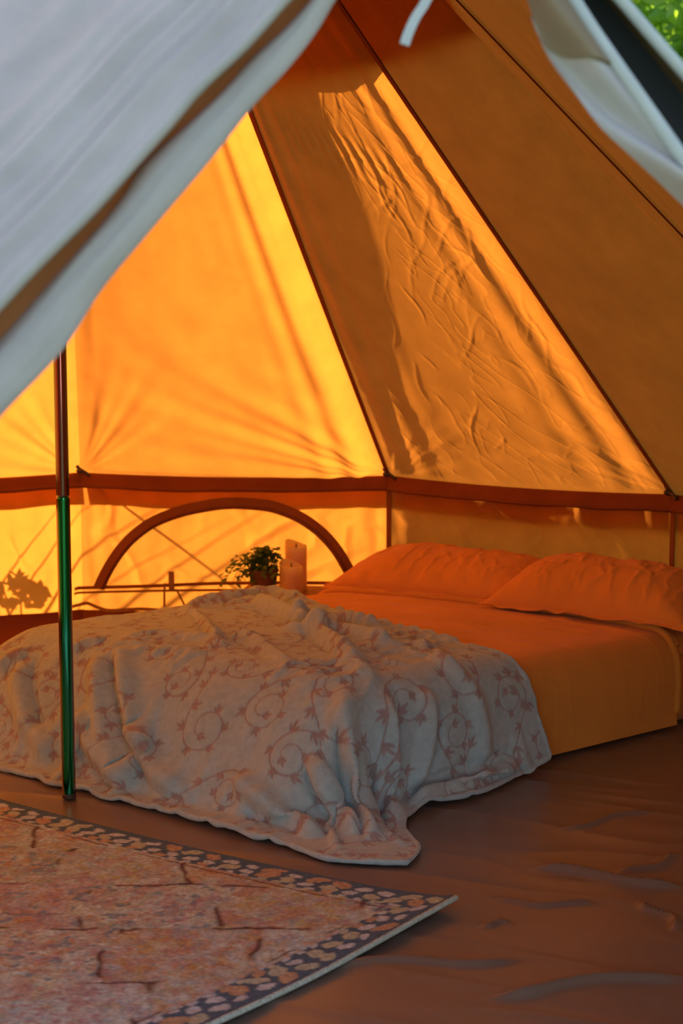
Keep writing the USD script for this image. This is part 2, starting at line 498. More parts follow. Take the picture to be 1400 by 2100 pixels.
front = thing('wall_front', 'pale grey canvas front of the tent left and right of the open doorway', 'tent wall', kind='structure')
legL = door_curve(EDGE_OUT_L, 220, .028)
P = front_panel('g', legL, -1, (220, 240))
N_ = normals_of(P)
if np.dot(N_[110, 40], A3(0, -1, 0)) < 0:
    N_ = -N_
q = P - PEAK
PF = door(650, -60, .03)
ea = unit(legL[150] - legL[30]); ep = unit(np.cross(ea, N_[110, 40])); ep = ep * np.sign(np.dot(ep, A3(-1, 0, 0)))
q = P - PF
th = np.arctan2(q @ ep, q @ ea)
r = np.linalg.norm(q, axis=-1)
dd = np.abs(P - P[:, :1])
dist = np.linalg.norm(dd, axis=-1)
zz = P[:, :1, 2] * np.ones((1, P.shape[1]))
fold = 0 * dist
for d0, w_, h_, sd_, za_, zb_ in ((.022, .012, .0035, 1, .2, 1.6), (.060, .012, .0075, 2, .6, 1.6), (.083, .008, .0040, 3, .9, 1.7), (.112, .013, .0075, 4, .8, 1.7), (.150, .012, .0055, 5, .7, 1.5),
                              (.185, .016, .0040, 6, .9, 1.6), (.235, .020, .0045, 7, .5, 1.5), (.30, .03, .006, 8, .3, 1.6)):
    di = d0 * (1 + .25 * (noise(np.stack([zz * 3.2, 0 * zz, 0 * zz], -1), sd_) - .5)) + .012 * (1.2 - zz) * (sd_ - 3) / 4
    fold = fold + 1.5 * h_ * np.exp(-((dist - di) / w_) ** 2) * smooth01((zz - za_) * 5) * smooth01((zb_ - zz) * 5) * (.5 + noise(np.stack([zz * 5, 0 * zz, 0 * zz], -1), sd_ + 20))
fold = fold + .010 * (fbm(np.stack([dist * 9, zz * 3, 0 * zz], -1), 3, 33) - .5)
P = P + N_ * (fold * smooth01(dist / .03))[..., None]
obj('canvas_panel', grid(P), 'canvas_front', front, smooth=True)
legR = door_curve(HEM2_R, 120, 0.0)
PR = front_panel('d', legR, 1, (120, 80))
sR = np.linspace(0, 1, 80)[None, :]
obj('canvas_panel', grid(PR), 'canvas', front, smooth=True)


def wall_panel(k0, k1, parent, res=(30, 12), amp=.004, seed=0):
    E0, E1 = rim(k0), rim(k1)
    s, t = np.meshgrid(np.linspace(0, 1, res[0]), np.linspace(0, 1, res[1]), indexing='ij')
    P = E0 + s[..., None] * (E1 - E0)
    P[..., 2] = (EAVE - .012 * 4 * s * (1 - s)) * t
    out = unit(A3(*(0.5 * (E0 + E1) - A3(PX, PY, EAVE))))
    L = np.linalg.norm(E1 - E0)
    q = np.stack([s * L * 5, t * 1.2, 0 * s], -1)
    d = amp * (fbm(q + seed, 4, seed) - .5) * 4 + .004 * np.sin(s * L * 60 + 4 * t) * np.exp(-(np.minimum(s, 1 - s) * L / .12) ** 2)
    q2 = np.stack([s * L * 4 + t * 1.5, t * 2.5 - s * L * 1.5, 0 * s], -1)
    d = d + .006 * np.clip(1 - np.abs(2 * fbm(q2, 3, seed + 4) - 1) * 6, 0, 1)
    d = d * smooth01(np.minimum(s, 1 - s) * 20) * smooth01((1 - t) * 12) - .02 * np.sin(np.pi * s) * np.sin(np.pi * t) * .4
    P = P + d[..., None] * out
    return obj('wall_panel', grid(P), 'canvas', parent, smooth=True)


def chord(k0, k1, n, z, dr):
    E0, E1 = rim(k0, z), rim(k1, z)
    out = unit(A3(*(0.5 * (E0 + E1) - A3(PX, PY, z))))
    s = np.linspace(0, 1, n)
    p = E0 + s[:, None] * (E1 - E0) + out * dr
    p[:, 2] += -.012 * 4 * s * (1 - s) * (z / EAVE)
    return p, out, s


def eave_parts(k0, k1, parent, seed, n=120, detail=True):
    """rolled hem along the eave and the valance that hangs outside"""
    p, out, s = chord(k0, k1, n, EAVE, 0)
    wob = (noise(np.stack([s * 9, 0 * s, 0 * s], -1), seed) - .5)
    rows = []
    for a, zz in zip((.000, -.012, -.020, -.018, -.024, -.024, -.012, 0.0), (.004, .006, -.002, -.024, -.030, -.043, -.049, -.046)):
        rows.append(p + out * (a - .004 * wob[:, None] * (zz < -.02)) + A3(0, 0, 1) * (zz + .006 * wob[:, None] * (zz < -.01)))
    obj('eave_hem', grid(np.stack(rows, 1)), 'canvas_thick', parent, smooth=True)
    obj('hem_cord', tube((p + out * -.022 + A3(0, 0, 1) * (-.040 + .006 * wob[:, None]))[::2], .0065 + .003 * wob[::2], 8), 'canvas_seam', parent, smooth=True)
    z2 = np.linspace(-.002, -.105, 10)
    rows = [p + out * (.010 + .10 * -z * 1.2 + .006 * wob[:, None] * (-z / .1)) + A3(0, 0, 1) * (z + .010 * wob[:, None] * (-z / .1)) for z in z2]
    obj('valance', grid(np.stack(rows, 1)), 'canvas', parent, smooth=True)


def floor_edge(k0, k1, parent, seed, n=80, top=.100, lift=None):
    p, out, s = chord(k0, k1, n, 0.0, -.012)
    h = top + .006 * (noise(np.stack([s * 8, 0 * s, 0 * s], -1), seed) - .5)
    if lift is not None:
        h = h + lift(s)
    t = np.linspace(0, 1, 8)
    P = p[:, None] + t[None, :, None] * (h[:, None, None] * A3(0, 0, 1)) - out * (.03 * (1 - t) ** 2)[None, :, None]
    obj('sheet_upstand', solid(P, .003), 'groundsheet_edge', parent, smooth=30)


def seam(k, parent):
    a, b = TOP, rim(k)
    t = np.linspace(.02, 1, 40)[:, None]
    p = a + t * (b - a)
    rad = unit(A3(math.sin(AZ[k]), math.cos(AZ[k]), 0))
    tang = A3(rad[1], -rad[0], 0)
    inn = unit(np.cross(b - a, tang))
    if np.dot(inn, -rad) < 0:
        inn = -inn
    obj('ridge_seam', ribbon(p + inn * .006, tang, .014, .004), 'canvas_seam', parent, smooth=30)


for k in 'hijbcd':
    seam(k, ceiling)

wall_left = thing('wall_left', 'sunlit low canvas side wall of the tent at far left behind the pole', 'tent wall', kind='structure')
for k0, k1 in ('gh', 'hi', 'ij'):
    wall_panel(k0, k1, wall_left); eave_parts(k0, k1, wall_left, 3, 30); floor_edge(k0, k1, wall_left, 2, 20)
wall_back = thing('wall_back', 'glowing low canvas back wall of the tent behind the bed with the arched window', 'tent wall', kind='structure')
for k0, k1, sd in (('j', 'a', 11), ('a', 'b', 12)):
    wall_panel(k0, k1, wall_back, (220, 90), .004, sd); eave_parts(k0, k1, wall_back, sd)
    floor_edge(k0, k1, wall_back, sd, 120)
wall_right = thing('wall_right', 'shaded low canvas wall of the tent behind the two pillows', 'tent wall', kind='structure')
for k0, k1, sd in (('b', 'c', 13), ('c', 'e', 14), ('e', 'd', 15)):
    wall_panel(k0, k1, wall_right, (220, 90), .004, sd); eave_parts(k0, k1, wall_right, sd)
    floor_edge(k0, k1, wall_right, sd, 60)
for k, par in (('a', wall_back), ('b', wall_back), ('c', wall_right)):
    rad = unit(A3(math.sin(AZ[k]), math.cos(AZ[k]), 0)); tang = A3(rad[1], -rad[0], 0)
    z = np.linspace(.02, EAVE - .03, 20)
    p = np.array([rim(k, zz) for zz in z]) - rad * .008
    if k != 'a':
        obj('corner_seam', ribbon(p, tang, .018, .004), 'canvas_double', par, smooth=30)
    # the plastic hook and cord that hold the guy line at the corner
    c = rim(k) - rad * .03 + A3(0, 0, .012)
    hook = tube(resample([c + tang * -.012 + A3(0, 0, .020), c + A3(0, 0, .006), c + tang * .022 - A3(0, 0, .008), c + tang * .034 - A3(0, 0, .018)], 14), [.006] * 14, 8)
    knot = trimesh.creation.icosphere(2, .011); knot.apply_scale([1.3, .9, .9]); knot.apply_translation(c)
    obj('corner_hook', join(hook, (np.array(knot.vertices), np.array(knot.faces))), 'plastic_dark', par, smooth=True)

# ------------------------------------------------------------------ window in the back wall
wp, wn = rim('a', .3), None
E0, E1 = rim('a'), rim('b')
wn = unit(A3(*(0.5 * (E0 + E1) - A3(PX, PY, EAVE))))


def onwall(u, v, off=-.012):
    return on_plane(u, v, rim('a', 0) + wn * off, wn)


window = thing('window_1', 'arched window zip in the back wall of the tent above the small table', 'window', kind='structure')
arch = resample([onwall(u, v) for u, v in ((203, 1206), (235, 1145), (270, 1103), (320, 1068), (400, 1042), (480, 1032), (540, 1036), (600, 1054), (650, 1085), (690, 1128), (716, 1172), (738, 1215))], 80)
T_ = unit(np.gradient(arch, axis=0))
ZS = 1 if np.cross(T_, wn)[40, 2] < 0 else -1
obj('window_frame', ribbon(arch, np.cross(T_, wn), .042, .003), 'canvas_double', window, smooth=30)
obj('zip_line', tube(arch - wn * .004 + np.cross(T_, wn) * ZS * .010, .0042, 8), 'canvas_seam', window, smooth=True)
for off, w, v0, v1 in ((-.009, .012, 1206, 1196), (-.011, .008, 1216, 1210)):
    ln = resample([onwall(148, v0, off), onwall(300, v0 - 4, off), onwall(470, v1, off), onwall(680, v1, off)], 40)
    obj('window_hem', ribbon(ln, A3(0, 0, 1), w, .003), 'canvas_double', window, smooth=30)
tg = resample([onwall(351, 1172, -.02), onwall(352, 1211, -.02)], 6)
obj('toggle', ribbon(tg, A3(1, 0, 0), .020, .010), 'webbing', window, smooth=30)
for pts in (((338, 1196), (337, 1215), (337, 1252)), ((361, 1208), (370, 1225), (380, 1245))):
    obj('tie_tape', ribbon(resample([onwall(u, v, -.022) for u, v in pts], 10), A3(1, 0, 0), .008, .002), 'webbing', window, smooth=30)
# a loose strap of the groundsheet's edge lifted off the wall
st = resample([onwall(u, v, -.03) for u, v in ((95, 1252), (140, 1246), (163, 1240), (178, 1237), (196, 1244), (225, 1252), (290, 1249), (330, 1252))], 50)
obj('loose_strap', ribbon(st, A3(0, 0, 1), .012, .004), 'webbing', FLOOR, smooth=30)

# ------------------------------------------------------------------ doorway flaps
door1 = thing('door_1', 'pale canvas door flap tied back along the left slope of the doorway', 'tent door', kind='structure')
mid = door_curve(EDGE_MID_L, 200, -.012)
outl = door_curve(EDGE_OUT_L, 200, .010)
inn = door_curve(EDGE_IN_L, 200, 0.0)
s = np.linspace(0, 1, 14)
Pp = outl[:, None] * (1 - s)[None, :, None] + mid[:, None] * s[None, :, None] - DOORN * (.006 * np.sin(np.pi * s))[None, :, None]
obj('zip_placket', grid(Pp), 'shaded_placket', door1, smooth=True)
s = np.linspace(0, 1, 40)
Pi = mid[:, None] * (1 - s)[None, :, None] + inn[:, None] * s[None, :, None]
qq = np.stack([Pi[..., 2] * 5, s[None, :] * 2 + 0 * Pi[..., 2], 0 * Pi[..., 0]], -1)
bul = .016 * np.sin(np.pi * np.clip(s, 0, 1))[None, :] ** .7 + .012 * (fbm(qq, 3, 6) - .5)
obj('inner_flap', solid(Pi + DOORN * bul[..., None], .004), 'canvas_front', door1, smooth=30)
obj('edge_hem', tube(legL[:: 2] + DOORN * .002, .006, 8), 'canvas_front', front, smooth=True)

door2 = thing('door_2', 'crumpled canvas door flap tied back along the right slope of the doorway', 'tent door', kind='structure')
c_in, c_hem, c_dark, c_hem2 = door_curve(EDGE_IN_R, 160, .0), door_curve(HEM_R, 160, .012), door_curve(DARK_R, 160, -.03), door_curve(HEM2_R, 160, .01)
s = np.linspace(0, 1, 30)
Pi = c_in[:, None] * (1 - s)[None, :, None] + c_hem[:, None] * s[None, :, None]
arc = np.linalg.norm(c_in - PEAK, axis=1)[:, None]
bul = .010 * np.sin(np.pi * s)[None, :] + .017 * np.sin(arc * 38 - s[None, :] * 7 + 2 * np.sin(arc * 9)) * np.sin(np.pi * np.clip(s + .12, 0, 1))[None, :] * (.4 + .6 * s[None, ::-1])
Pi = Pi + DOORN * bul[..., None]
f0 = np.interp(np.linalg.norm(door(1106, 50) - PEAK), np.linalg.norm(c_in - PEAK, axis=1), np.arange(160))
f1 = np.interp(np.linalg.norm(door(1240, 128) - PEAK), np.linalg.norm(c_hem - PEAK, axis=1), np.arange(160))
cutf = f0 + (f1 - f0) * s ** .8


def rows_between(a, b, n):
    k = a[None, :] + (b - a)[None, :] * np.linspace(0, 1, n)[:, None]
    i0 = np.clip(np.floor(k).astype(int), 0, 158); fr = (k - i0)[..., None]
    j = np.arange(30)[None, :]
    return Pi[i0, j] * (1 - fr) + Pi[i0 + 1, j] * fr


obj('inner_flap', solid(rows_between(cutf - 1, np.full(30, 159.0), 120), .004), 'canvas_front', door2, smooth=30)
obj('turned_back_corner', solid(rows_between(np.zeros(30), cutf + 1.5, 40) + DOORN * .006, .003), 'canvas_warm_lit', door2, smooth=30)
obj('door_hem', tube(c_hem + DOORN * .006, .0075, 10), 'tape_white', door2, smooth=True)
s = np.linspace(0, 1, 12)
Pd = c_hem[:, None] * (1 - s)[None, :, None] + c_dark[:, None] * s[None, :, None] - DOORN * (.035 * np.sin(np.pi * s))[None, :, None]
obj('mesh_screen', solid(Pd, .003), 'cloth_charcoal', door2, smooth=30)  # a charcoal strip set back between the hem and the brown strip
Pd = c_dark[:, None] * (1 - s)[None, :, None] + c_hem2[:, None] * s[None, :, None]
obj('zip_placket', solid(Pd, .004), 'shaded_placket', door2, smooth=30)
obj('outer_hem', tube(c_hem2 + DOORN * .004, .0065, 10), 'tape_white', door2, smooth=True)

tie = resample([PEAK + A3(.0, -.01, .0), door(905, -120, -.01), door(886, -30, -.01), door(870, 8, -.01), door(852, 36, -.01), door(838, 66, -.01), door(829, 92, -.01)], 40)
obj_tie = obj('tie_tape', ribbon(tie, A3(1, 0, -.35), .0105, .002), 'tape_white', None, smooth=30)
tag(obj_tie, 'short grey tie tape hanging down from the top of the doorway', 'tie tape')

# ------------------------------------------------------------------ pole
pole = thing('tent_pole', 'shiny green-glinting metal tent pole standing at the left before the bed', 'tent pole', (PX, PY, 0))
JZ = 0.698
obj('lower_section', lathe([(0, .010), (.0142, .010), (.0156, .018), (.0156, JZ - .006), (.0152, JZ - .002), (.0138, JZ), (0, JZ)], 48), 'pole_metal', pole, smooth=30, local=True)
obj('upper_section', lathe([(0, JZ - .001), (.0138, JZ), (.0147, JZ + .003), (.0147, APEX - .01), (0, APEX - .01)], 48), 'pole_metal_upper', pole, smooth=30, local=True)
obj('foot_cap', lathe([(0, .002), (.014, .002), (.0162, .004), (.0162, .012), (.0150, .014), (0, .014)], 40), 'plastic_dark', pole, smooth=30, local=True)

# ------------------------------------------------------------------ bed
BH = .25
bN = A3(.0217, 3.10, 0); ba = unit(A3(.788, .616, 0)); bF = G(25, 1311, BH) * A3(1, 1, 0); bb = unit(bF - bN)
bH1 = bN + 1.38 * ba; bH2 = bF + 1.36 * unit(A3(.741, .671, 0))
QUAD = np.array([bN, bH1, bH2, bF])[:, :2]
CEN = QUAD.mean(0)
EN = []
for i in range(4):
    d = QUAD[(i + 1) % 4] - QUAD[i]
    n = A3(d[1], -d[0]) / np.hypot(*d)
    EN.append((n, n @ QUAD[i]))


def bed_d2(xy, R=.09):
    e = [np.asarray(xy) @ n - c for n, c in EN]
    m = np.sqrt(sum(np.clip(x + R, 0, None) ** 2 for x in e))
    ins = np.max(e, axis=0)
    return np.where(m > 0, m - R, ins)


def bed_sdf(p, h=BH, r=.06, grow=0.0):
    d = bed_d2(p[..., :2]) - grow
    dz = p[..., 2] - h
    a, b = np.clip(d + r, 0, None), np.clip(dz + r, 0, None)
    return np.where((d + r > 0) | (dz + r > 0), np.hypot(a, b) - r, np.maximum(d, dz))


def outline(inset, ang):
    lo, hi = np.zeros_like(ang), np.full_like(ang, 2.0)
    D = np.stack([np.cos(ang), np.sin(ang)], 1)
    for _ in range(40):
        m = (lo + hi) / 2
        inside = bed_d2(CEN + D * m[:, None]) < -inset
        lo, hi = np.where(inside, m, lo), np.where(inside, hi, m)
    return CEN + D * lo[:, None]


ang = np.linspace(0, 2 * np.pi, 361)
rings = []
for ins, z in ((.05, .004), (.02, .010), (.004, .035), (.0, .08), (-.002, .12), (.0, .17), (.004, .195), (.014, .220), (.032, .238), (.055, .247), (.09, .250), (.2, .252), (.35, .253), (.5, .253)):
    o = outline(ins, ang) if ins < .3 else CEN + (outline(.2, ang) - CEN) * (1 - (ins - .2) / .31)
    rings.append(np.c_[o, np.full(361, z)])
rings.append(np.c_[np.tile(CEN, (361, 1)), np.full(361, .253)])
Pm = np.stack(rings, 1)
bed = thing('mattress', 'low mattress in rust orange fitted sheet lying on the tent floor', 'mattress', (CEN[0], CEN[1], 0))
obj('mattress_body', grid(Pm), 'linen', bed, smooth=True)
piping = np.c_[outline(.0, ang), np.full(361, .197)] + 0
obj('piping', tube(piping, .004, 6, cap=False), 'linen', bed, smooth=True)

# the rust top sheet, hanging down the near side, its folded edge before the pillows
NEARL, FARL = (bN, ba), (bF, unit(A3(.741, .671, 0)))
def near_t(P): return (P[:2] - bN[:2]) @ ba[:2]
def far_t(P): return (P[:2] - bF[:2]) @ FARL[1][:2]
def near_at(u):
    lo, hi_ = 0.0, 2.0
    for _ in range(40):
        m = (lo + hi_) / 2
        p = bN + ba * m + A3(0, 0, .15) - EYE
        uu = 700 + FPX * p[0] / (p[1] * CP - p[2] * SP)
        lo, hi_ = (m, hi_) if uu < u else (lo, m)
    return lo


fold_n, fold_f = near_at(1378), far_t(G(655, 1216, .26))
nt, nw = 200, 220
tt = np.linspace(0, 1, nt)
prof_w, prof_z = [], []
for wv, zv in ((-.016, .012), (-.014, .05), (-.016, .12), (-.010, .185), (.004, .222), (.026, .246), (.055, .259), (.10, .263), (.3, .266), (.56, .268)):
    prof_w.append(wv); prof_z.append(zv)
L_ = np.r_[0, np.cumsum(np.hypot(np.diff(prof_w), np.diff(prof_z)))]
ws = np.linspace(0, L_[-1], nw // 2)
hw, hz = PchipInterpolator(L_, prof_w)(ws), PchipInterpolator(L_, prof_z)(ws)
rows = []
for t in tt:
    n0 = bN + ba * (.25 + t * (fold_n - .25)); f0 = bF + FARL[1] * (.25 + t * (fold_f - .25))
    W = np.linalg.norm(f0 - n0); dr = (f0 - n0) / W
    sc = np.minimum(hw, W / 2 - .001 * (len(hw) - np.arange(len(hw))))
    a = n0 + sc[:, None] * dr + hz[:, None] * A3(0, 0, 1)
    b = f0 - sc[:, None] * dr + hz[:, None] * A3(0, 0, 1)
    ab = np.vstack([a, b[::-1]])
    fr = np.clip(((ab - n0) @ dr) / W, 0, 1)
    rows.append(ab + (t ** 2 * .075 * np.sin(np.pi * fr) ** .8)[:, None] * ba)
Ps = np.array(rows)
Ns = normals_of(Ps)
if Ns[100, 110, 2] < 0:
    Ns = -Ns
wc = np.r_[ws, 2 * L_[-1] - ws[::-1]][None, :]
tc = tt[:, None] * 1.0
q = np.stack([wc * 3.2 + tc * 1.0 + 0 * tc, tc * 9 + wc * 1.5, 0 * tc + 0 * wc], -1)
d = .010 * (fbm(q, 3, 21) - .5) + .0045 * np.clip(1 - np.abs(2 * fbm(q * 1.3 + 5, 2, 22) - 1) * 5, 0, 1)
d *= smooth01(wc / .05) * (.30 + .70 * smooth01((wc - .25) / .12) * smooth01((2 * L_[-1] - .25 - wc) / .12))
Ps = Ps + Ns * d[..., None]
top_sheet = thing('bed_sheet', 'smooth rust orange top sheet spread over the mattress down to the floor', 'bed sheet', (CEN[0], CEN[1], 0))
obj('sheet_cloth', solid(Ps, .004), 'linen', top_sheet, smooth=30)
edge = Ps[-1]
obj('folded_edge', tube(edge[4:-4:2] + A3(0, 0, .007), .0115, 8), 'linen', top_sheet, smooth=True)
edge2 = edge[30:-12:3] + (ba * .022 + A3(0, 0, -.002)) + A3(0, 0, .006) * noise(edge[30:-12:3] * 8, 3)[:, None]
obj('folded_edge', tube(edge2, .009, 8), 'linen', top_sheet, smooth=True)


def pillow(name, c, ex, w, dep, h, tilt, seed, label):
    ex = unit(ex); ey = unit(A3(-ex[1], ex[0], 0)); ez = A3(0, 0, 1)
    ct, st_ = math.cos(tilt), math.sin(tilt)
    ey2, ez2 = ey * ct + ez * st_, -ey * st_ + ez * ct
    n = 130
    s, t = np.meshgrid(np.linspace(-1, 1, n), np.linspace(-1, 1, n), indexing='ij')
    e = np.clip((1 - np.abs(s) ** 2.6) * (1 - np.abs(t) ** 2.4), 0, 1)
    puff = e ** .55
    pinch = 1 - .10 * (np.abs(t) ** 2) * (1 - np.abs(s) ** 3) - 0
    X = s * w / 2 * (1 - .07 * (1 - np.abs(t) ** 2.2)); Y = t * dep / 2 * (1 - .08 * (1 - np.abs(s) ** 2.2))
    crease = 0
    for cx, cy, sd in ((-1, -1, 1), (1, -1, 2), (-1, 1, 3), (1, 1, 4)):
        dx, dy = (s - cx) * w, (t - cy) * dep
        r_ = np.hypot(dx, dy); th_ = np.arctan2(dy, dx)
        crease = crease + .10 * r_ * np.exp(-(r_ / .17) ** 1.6) * np.sin(th_ * 13 + sd * 2.1 + seed) * .55
    q = np.stack([s * 4 + seed, t * 2.2, 0 * s], -1)
    wr = .012 * (fbm(q, 4, seed) - .5) + .007 * np.clip(1 - np.abs(2 * fbm(q * np.array([1.6, .8, 1]) + 3, 3, seed + 1) - 1) * 5, 0, 1)
    wr = wr + .006 * np.sin(s * 26 + 3 * noise(q, 7)) * np.exp(-((np.abs(t) - .88) / .12) ** 2) * (1 - np.abs(s) ** 4)
    sagt = 1 - .25 * np.exp(-((s - .1) / .5) ** 2) * .4
    Zt = h * .80 * puff * sagt + (wr + crease * .35) * np.sqrt(e)
    Zb = -h * .20 * np.minimum(puff, .8) + wr * .3 * np.sqrt(e)
    def put(Z): return c + X[..., None] * ex + Y[..., None] * ey2 + Z[..., None] * ez2
    a, fa = grid(put(Zt)); b, fb = grid(put(Zb))
    V, F = join((a, fa), (b, fb[:, ::-1]))
    m = trimesh.Trimesh(V, F, process=False); m.merge_vertices(digits_vertex=6)
    pl = thing(name, label, 'pillow', (c[0], c[1], c[2]), group='pillows at the head of the bed')
    obj('pillow_body', m, 'linen_pillow', pl, smooth=True)
    # the stitched flange round the edge
    k = np.linspace(-1, 1, 70)
    ring = np.concatenate([np.c_[k, -np.ones(70)], np.c_[np.ones(70), k][1:], np.c_[-k, np.ones(70)][1:], np.c_[-np.ones(70), -k][1:]])
    rx = ring[:, 0] * w / 2 * (1 - .07 * (1 - np.abs(ring[:, 1]) ** 2.2)); ry = ring[:, 1] * dep / 2 * (1 - .08 * (1 - np.abs(ring[:, 0]) ** 2.2))
    wob = .006 * (noise(np.c_[ring * 9, 0 * ring[:, 0]], seed) - .5)
    base = c + rx[:, None] * ex + ry[:, None] * ey2 + wob[:, None] * ez2
    dirs = unit(ring[:, :1] * ex * .8 + ring[:, 1:] * ey2)
    fl = np.stack([base - dirs * .006, base + dirs * .008 + ez2 * .002, base + dirs * .016 + wob[:, None] * ez2 * 1.5], 1)
    obj('flange', solid(fl, .003), 'linen_pillow', pl, smooth=30)
    return pl


pf0, pf1 = G(668, 1212, .265), G(1075, 1252, .265)
ex = unit((pf1 - pf0) * A3(1, 1, 0)); ey = A3(-ex[1], ex[0], 0)
cA = (pf0 + pf1) / 2 + ey * .190 + A3(0, 0, .044)
pillow('pillow', cA, ex, np.linalg.norm(pf1 - pf0) * 1.02, .36, .124, .16, 3, 'plump rust orange pillow lying farther back, left of the other one')
pg0, pg1 = G(1000, 1250, .265), G(1400, 1302, .265)
ex2 = unit((pg1 - pg0) * A3(1, 1, 0)); ey2 = A3(-ex2[1], ex2[0], 0)
cB = (pg0 + pg1) / 2 + ey2 * .150 + A3(0, 0, .044)
pillow('pillow', cB, ex2, np.linalg.norm(pg1 - pg0) * 1.04, .32, .160, .15, 8, 'rust orange pillow in front at the right, its far edge cut by the picture edge')
# ---- PART2

# ------------------------------------------------------------------ throw blanket: a cloth is laid over the bed and let fall
bu = A3(bb[1], -bb[0], 0)                        # across the foot end, towards the head


SPREAD = (.035, 0.0, .03, .205)                   # how far the cloth stands off each side of the bed at the floor


def lay_sdf(p, h=BH + .024, r=.085, R=.10):
    low = np.clip((h - p[..., 2]) / h, 0, 1)
    e = [p[..., :2] @ n - c - .030 - sp_ * low for (n, c), sp_ in zip(EN, SPREAD)]
    m = np.sqrt(sum(np.clip(x + R, 0, None) ** 2 for x in e))
    d = np.where(m > 0, m - R, np.max(e, axis=0))
    dz = p[..., 2] - h
    a, b = np.clip(d + r, 0, None), np.clip(dz + r, 0, None)
    return np.where((d + r > 0) | (dz + r > 0), np.hypot(a, b) - r, np.maximum(d, dz)) * .8


def drape():
    ni, nj = 84, 132
    gi, gj = np.meshgrid(np.linspace(0, 1, ni), np.linspace(0, 1, nj), indexing='ij')
    V = -.335 + gj * 1.68
    U = -.345 + gi * (.845 + .36 * np.clip(V, 0, None))
    near = np.clip(-U / .34, 0, 1) * np.clip(-V / .33, 0, 1)
    U, V = U * (1 - .16 * near), V * (1 - .16 * near)
    V = np.where(V < 0, V * (1 - .34 * np.exp(-((U + .03) / .17) ** 2)), V)
    U = np.where(U < 0, U * (1 + .10 * np.exp(-((V + .16) / .10) ** 2)), U)
    rest = np.stack([U, V], -1)
    # more cloth than ground to lie on, so that it puckers
    slack = 1.055
    hang = np.clip((-U - .02) / .2, 0, 1)
    X = bN + U[..., None] * bu + V[..., None] * bb
    X[..., 2] = .275 + .10 * (fbm(np.stack([U * 5 + V * 2, V * 4, 0 * U], -1), 3, 31) - .5) * (U > .0) + .035 * (fbm(np.stack([U * 14, V * 14, 0 * U], -1), 2, 33) - .5)
    X[..., 2] +=   .045 * np.exp(-((V - 1.02 - .2 * (U - .5)) / .06) ** 2) * smooth01((U - .2) * 4)
    for va_, vb_, w_, h_ in ((.86, .05, .035, .07), (.62, -.02, .03, .05), (1.05, .55, .03, .05), (.30, -.20, .025, .05), (.0, -.38, .03, .07)):
        vl = va_ + (vb_ - va_) * np.clip(-(U - .08) / .40, -.2, 1)
        X[..., 2] += h_ * np.exp(-((V - vl) / w_) ** 2) * smooth01((.12 - U) / .1)
    for ua_, ub_, w_, h_ in ((.12, -.10, .03, .05), (.33, .16, .03, .05), (.47, .40, .025, .04)):
        ul = ua_ + (ub_ - ua_) * np.clip(-(V - .1) / .4, -.2, 1)
        X[..., 2] += h_ * np.exp(-((U - ul) / w_) ** 2) * smooth01((.12 - V) / .1)
    X[..., 2] += .06 * np.exp(-((U - .62 * (.845 + .36 * np.clip(V, 0, None)) - .1 * np.sin(V * 5)) / .05) ** 2) * smooth01((V - .1) * 4)
    cons = []
    for (a, b, k) in ((1, 0, 1.0), (0, 1, 1.0), (1, 1, .45), (1, -1, .45), (3, 0, .10), (0, 3, .10)):
        sa = (slice(0, ni - a), slice(max(0, -b), nj - max(0, b)))
        sb = (slice(a, ni), slice(max(0, b), nj + min(0, b)))
        L = np.linalg.norm(rest[sa] - rest[sb], axis=-1)
        vm = .5 * (V[sa] + V[sb])
        f = slack + (.11 * np.clip(hang[sa], 0, 1) + .06 * np.clip(-vm / .15, 0, 1) * 0 if abs(b) and not (a and b) else 0) + 0 * vm
        L = L * f
        step = max(a, abs(b))
        for par in range(2):
            ax = 0 if a else 1
            n0 = L.shape[ax]
            idx = np.nonzero((np.arange(n0) // step) % 2 == par)[0]
            if step == 1:
                sl = slice(par, n0, 2)
                cut = (sl, slice(None)) if ax == 0 else (slice(None), sl)
                cons.append((sa, sb, cut, L[cut], k))
            else:
                cut = (idx, slice(None)) if ax == 0 else (slice(None), idx)
                cons.append((sa, sb, cut, L[cut], k))
    Xp = X.copy()
    TH = .007
    for stp in range(210):
        v = (X - Xp) * .97
        sp = np.linalg.norm(v, axis=-1, keepdims=True)
        v *= np.minimum(1, .012 / np.maximum(sp, 1e-9))
        Xp = X.copy()
        X = X + v + A3(0, 0, -.0013 if stp > 3 else -.0005)
        for it in range(7):
            for sa, sb, cut, L, k in cons:
                A, B = X[sa], X[sb]
                a, b = A[cut], B[cut]
                d = b - a
                l = np.sqrt(np.einsum('ijk,ijk->ij', d, d)) + 1e-9
                w = (.5 * k * (1 - L / l))
                if k < .2:
                    w = w * (l < L)
                c = w[..., None] * d
                A[cut] = a + c
                B[cut] = b - c
            if it % 3 == 2 or it == 6:
                s = lay_sdf(X) - TH
                m = s < 0
                if m.any():
                    p = X[m]; e = 1e-3
                    g = np.stack([lay_sdf(p + e * np.eye(3)[k]) - lay_sdf(p - e * np.eye(3)[k]) for k in range(3)], -1)
                    g = unit(g + 1e-9)
                    p = p - g * s[m][:, None]
                    mv = p - Xp[m]
                    mv -= g * np.sum(mv * g, -1, keepdims=True)
                    X[m] = p - .55 * mv
                lo = X[..., 2] < .010
                mv = X[lo] - Xp[lo]
                X[lo] = X[lo] - mv * A3(.6, .6, 0)
                X[..., 2] = np.maximum(X[..., 2], .010)
    return X, rest


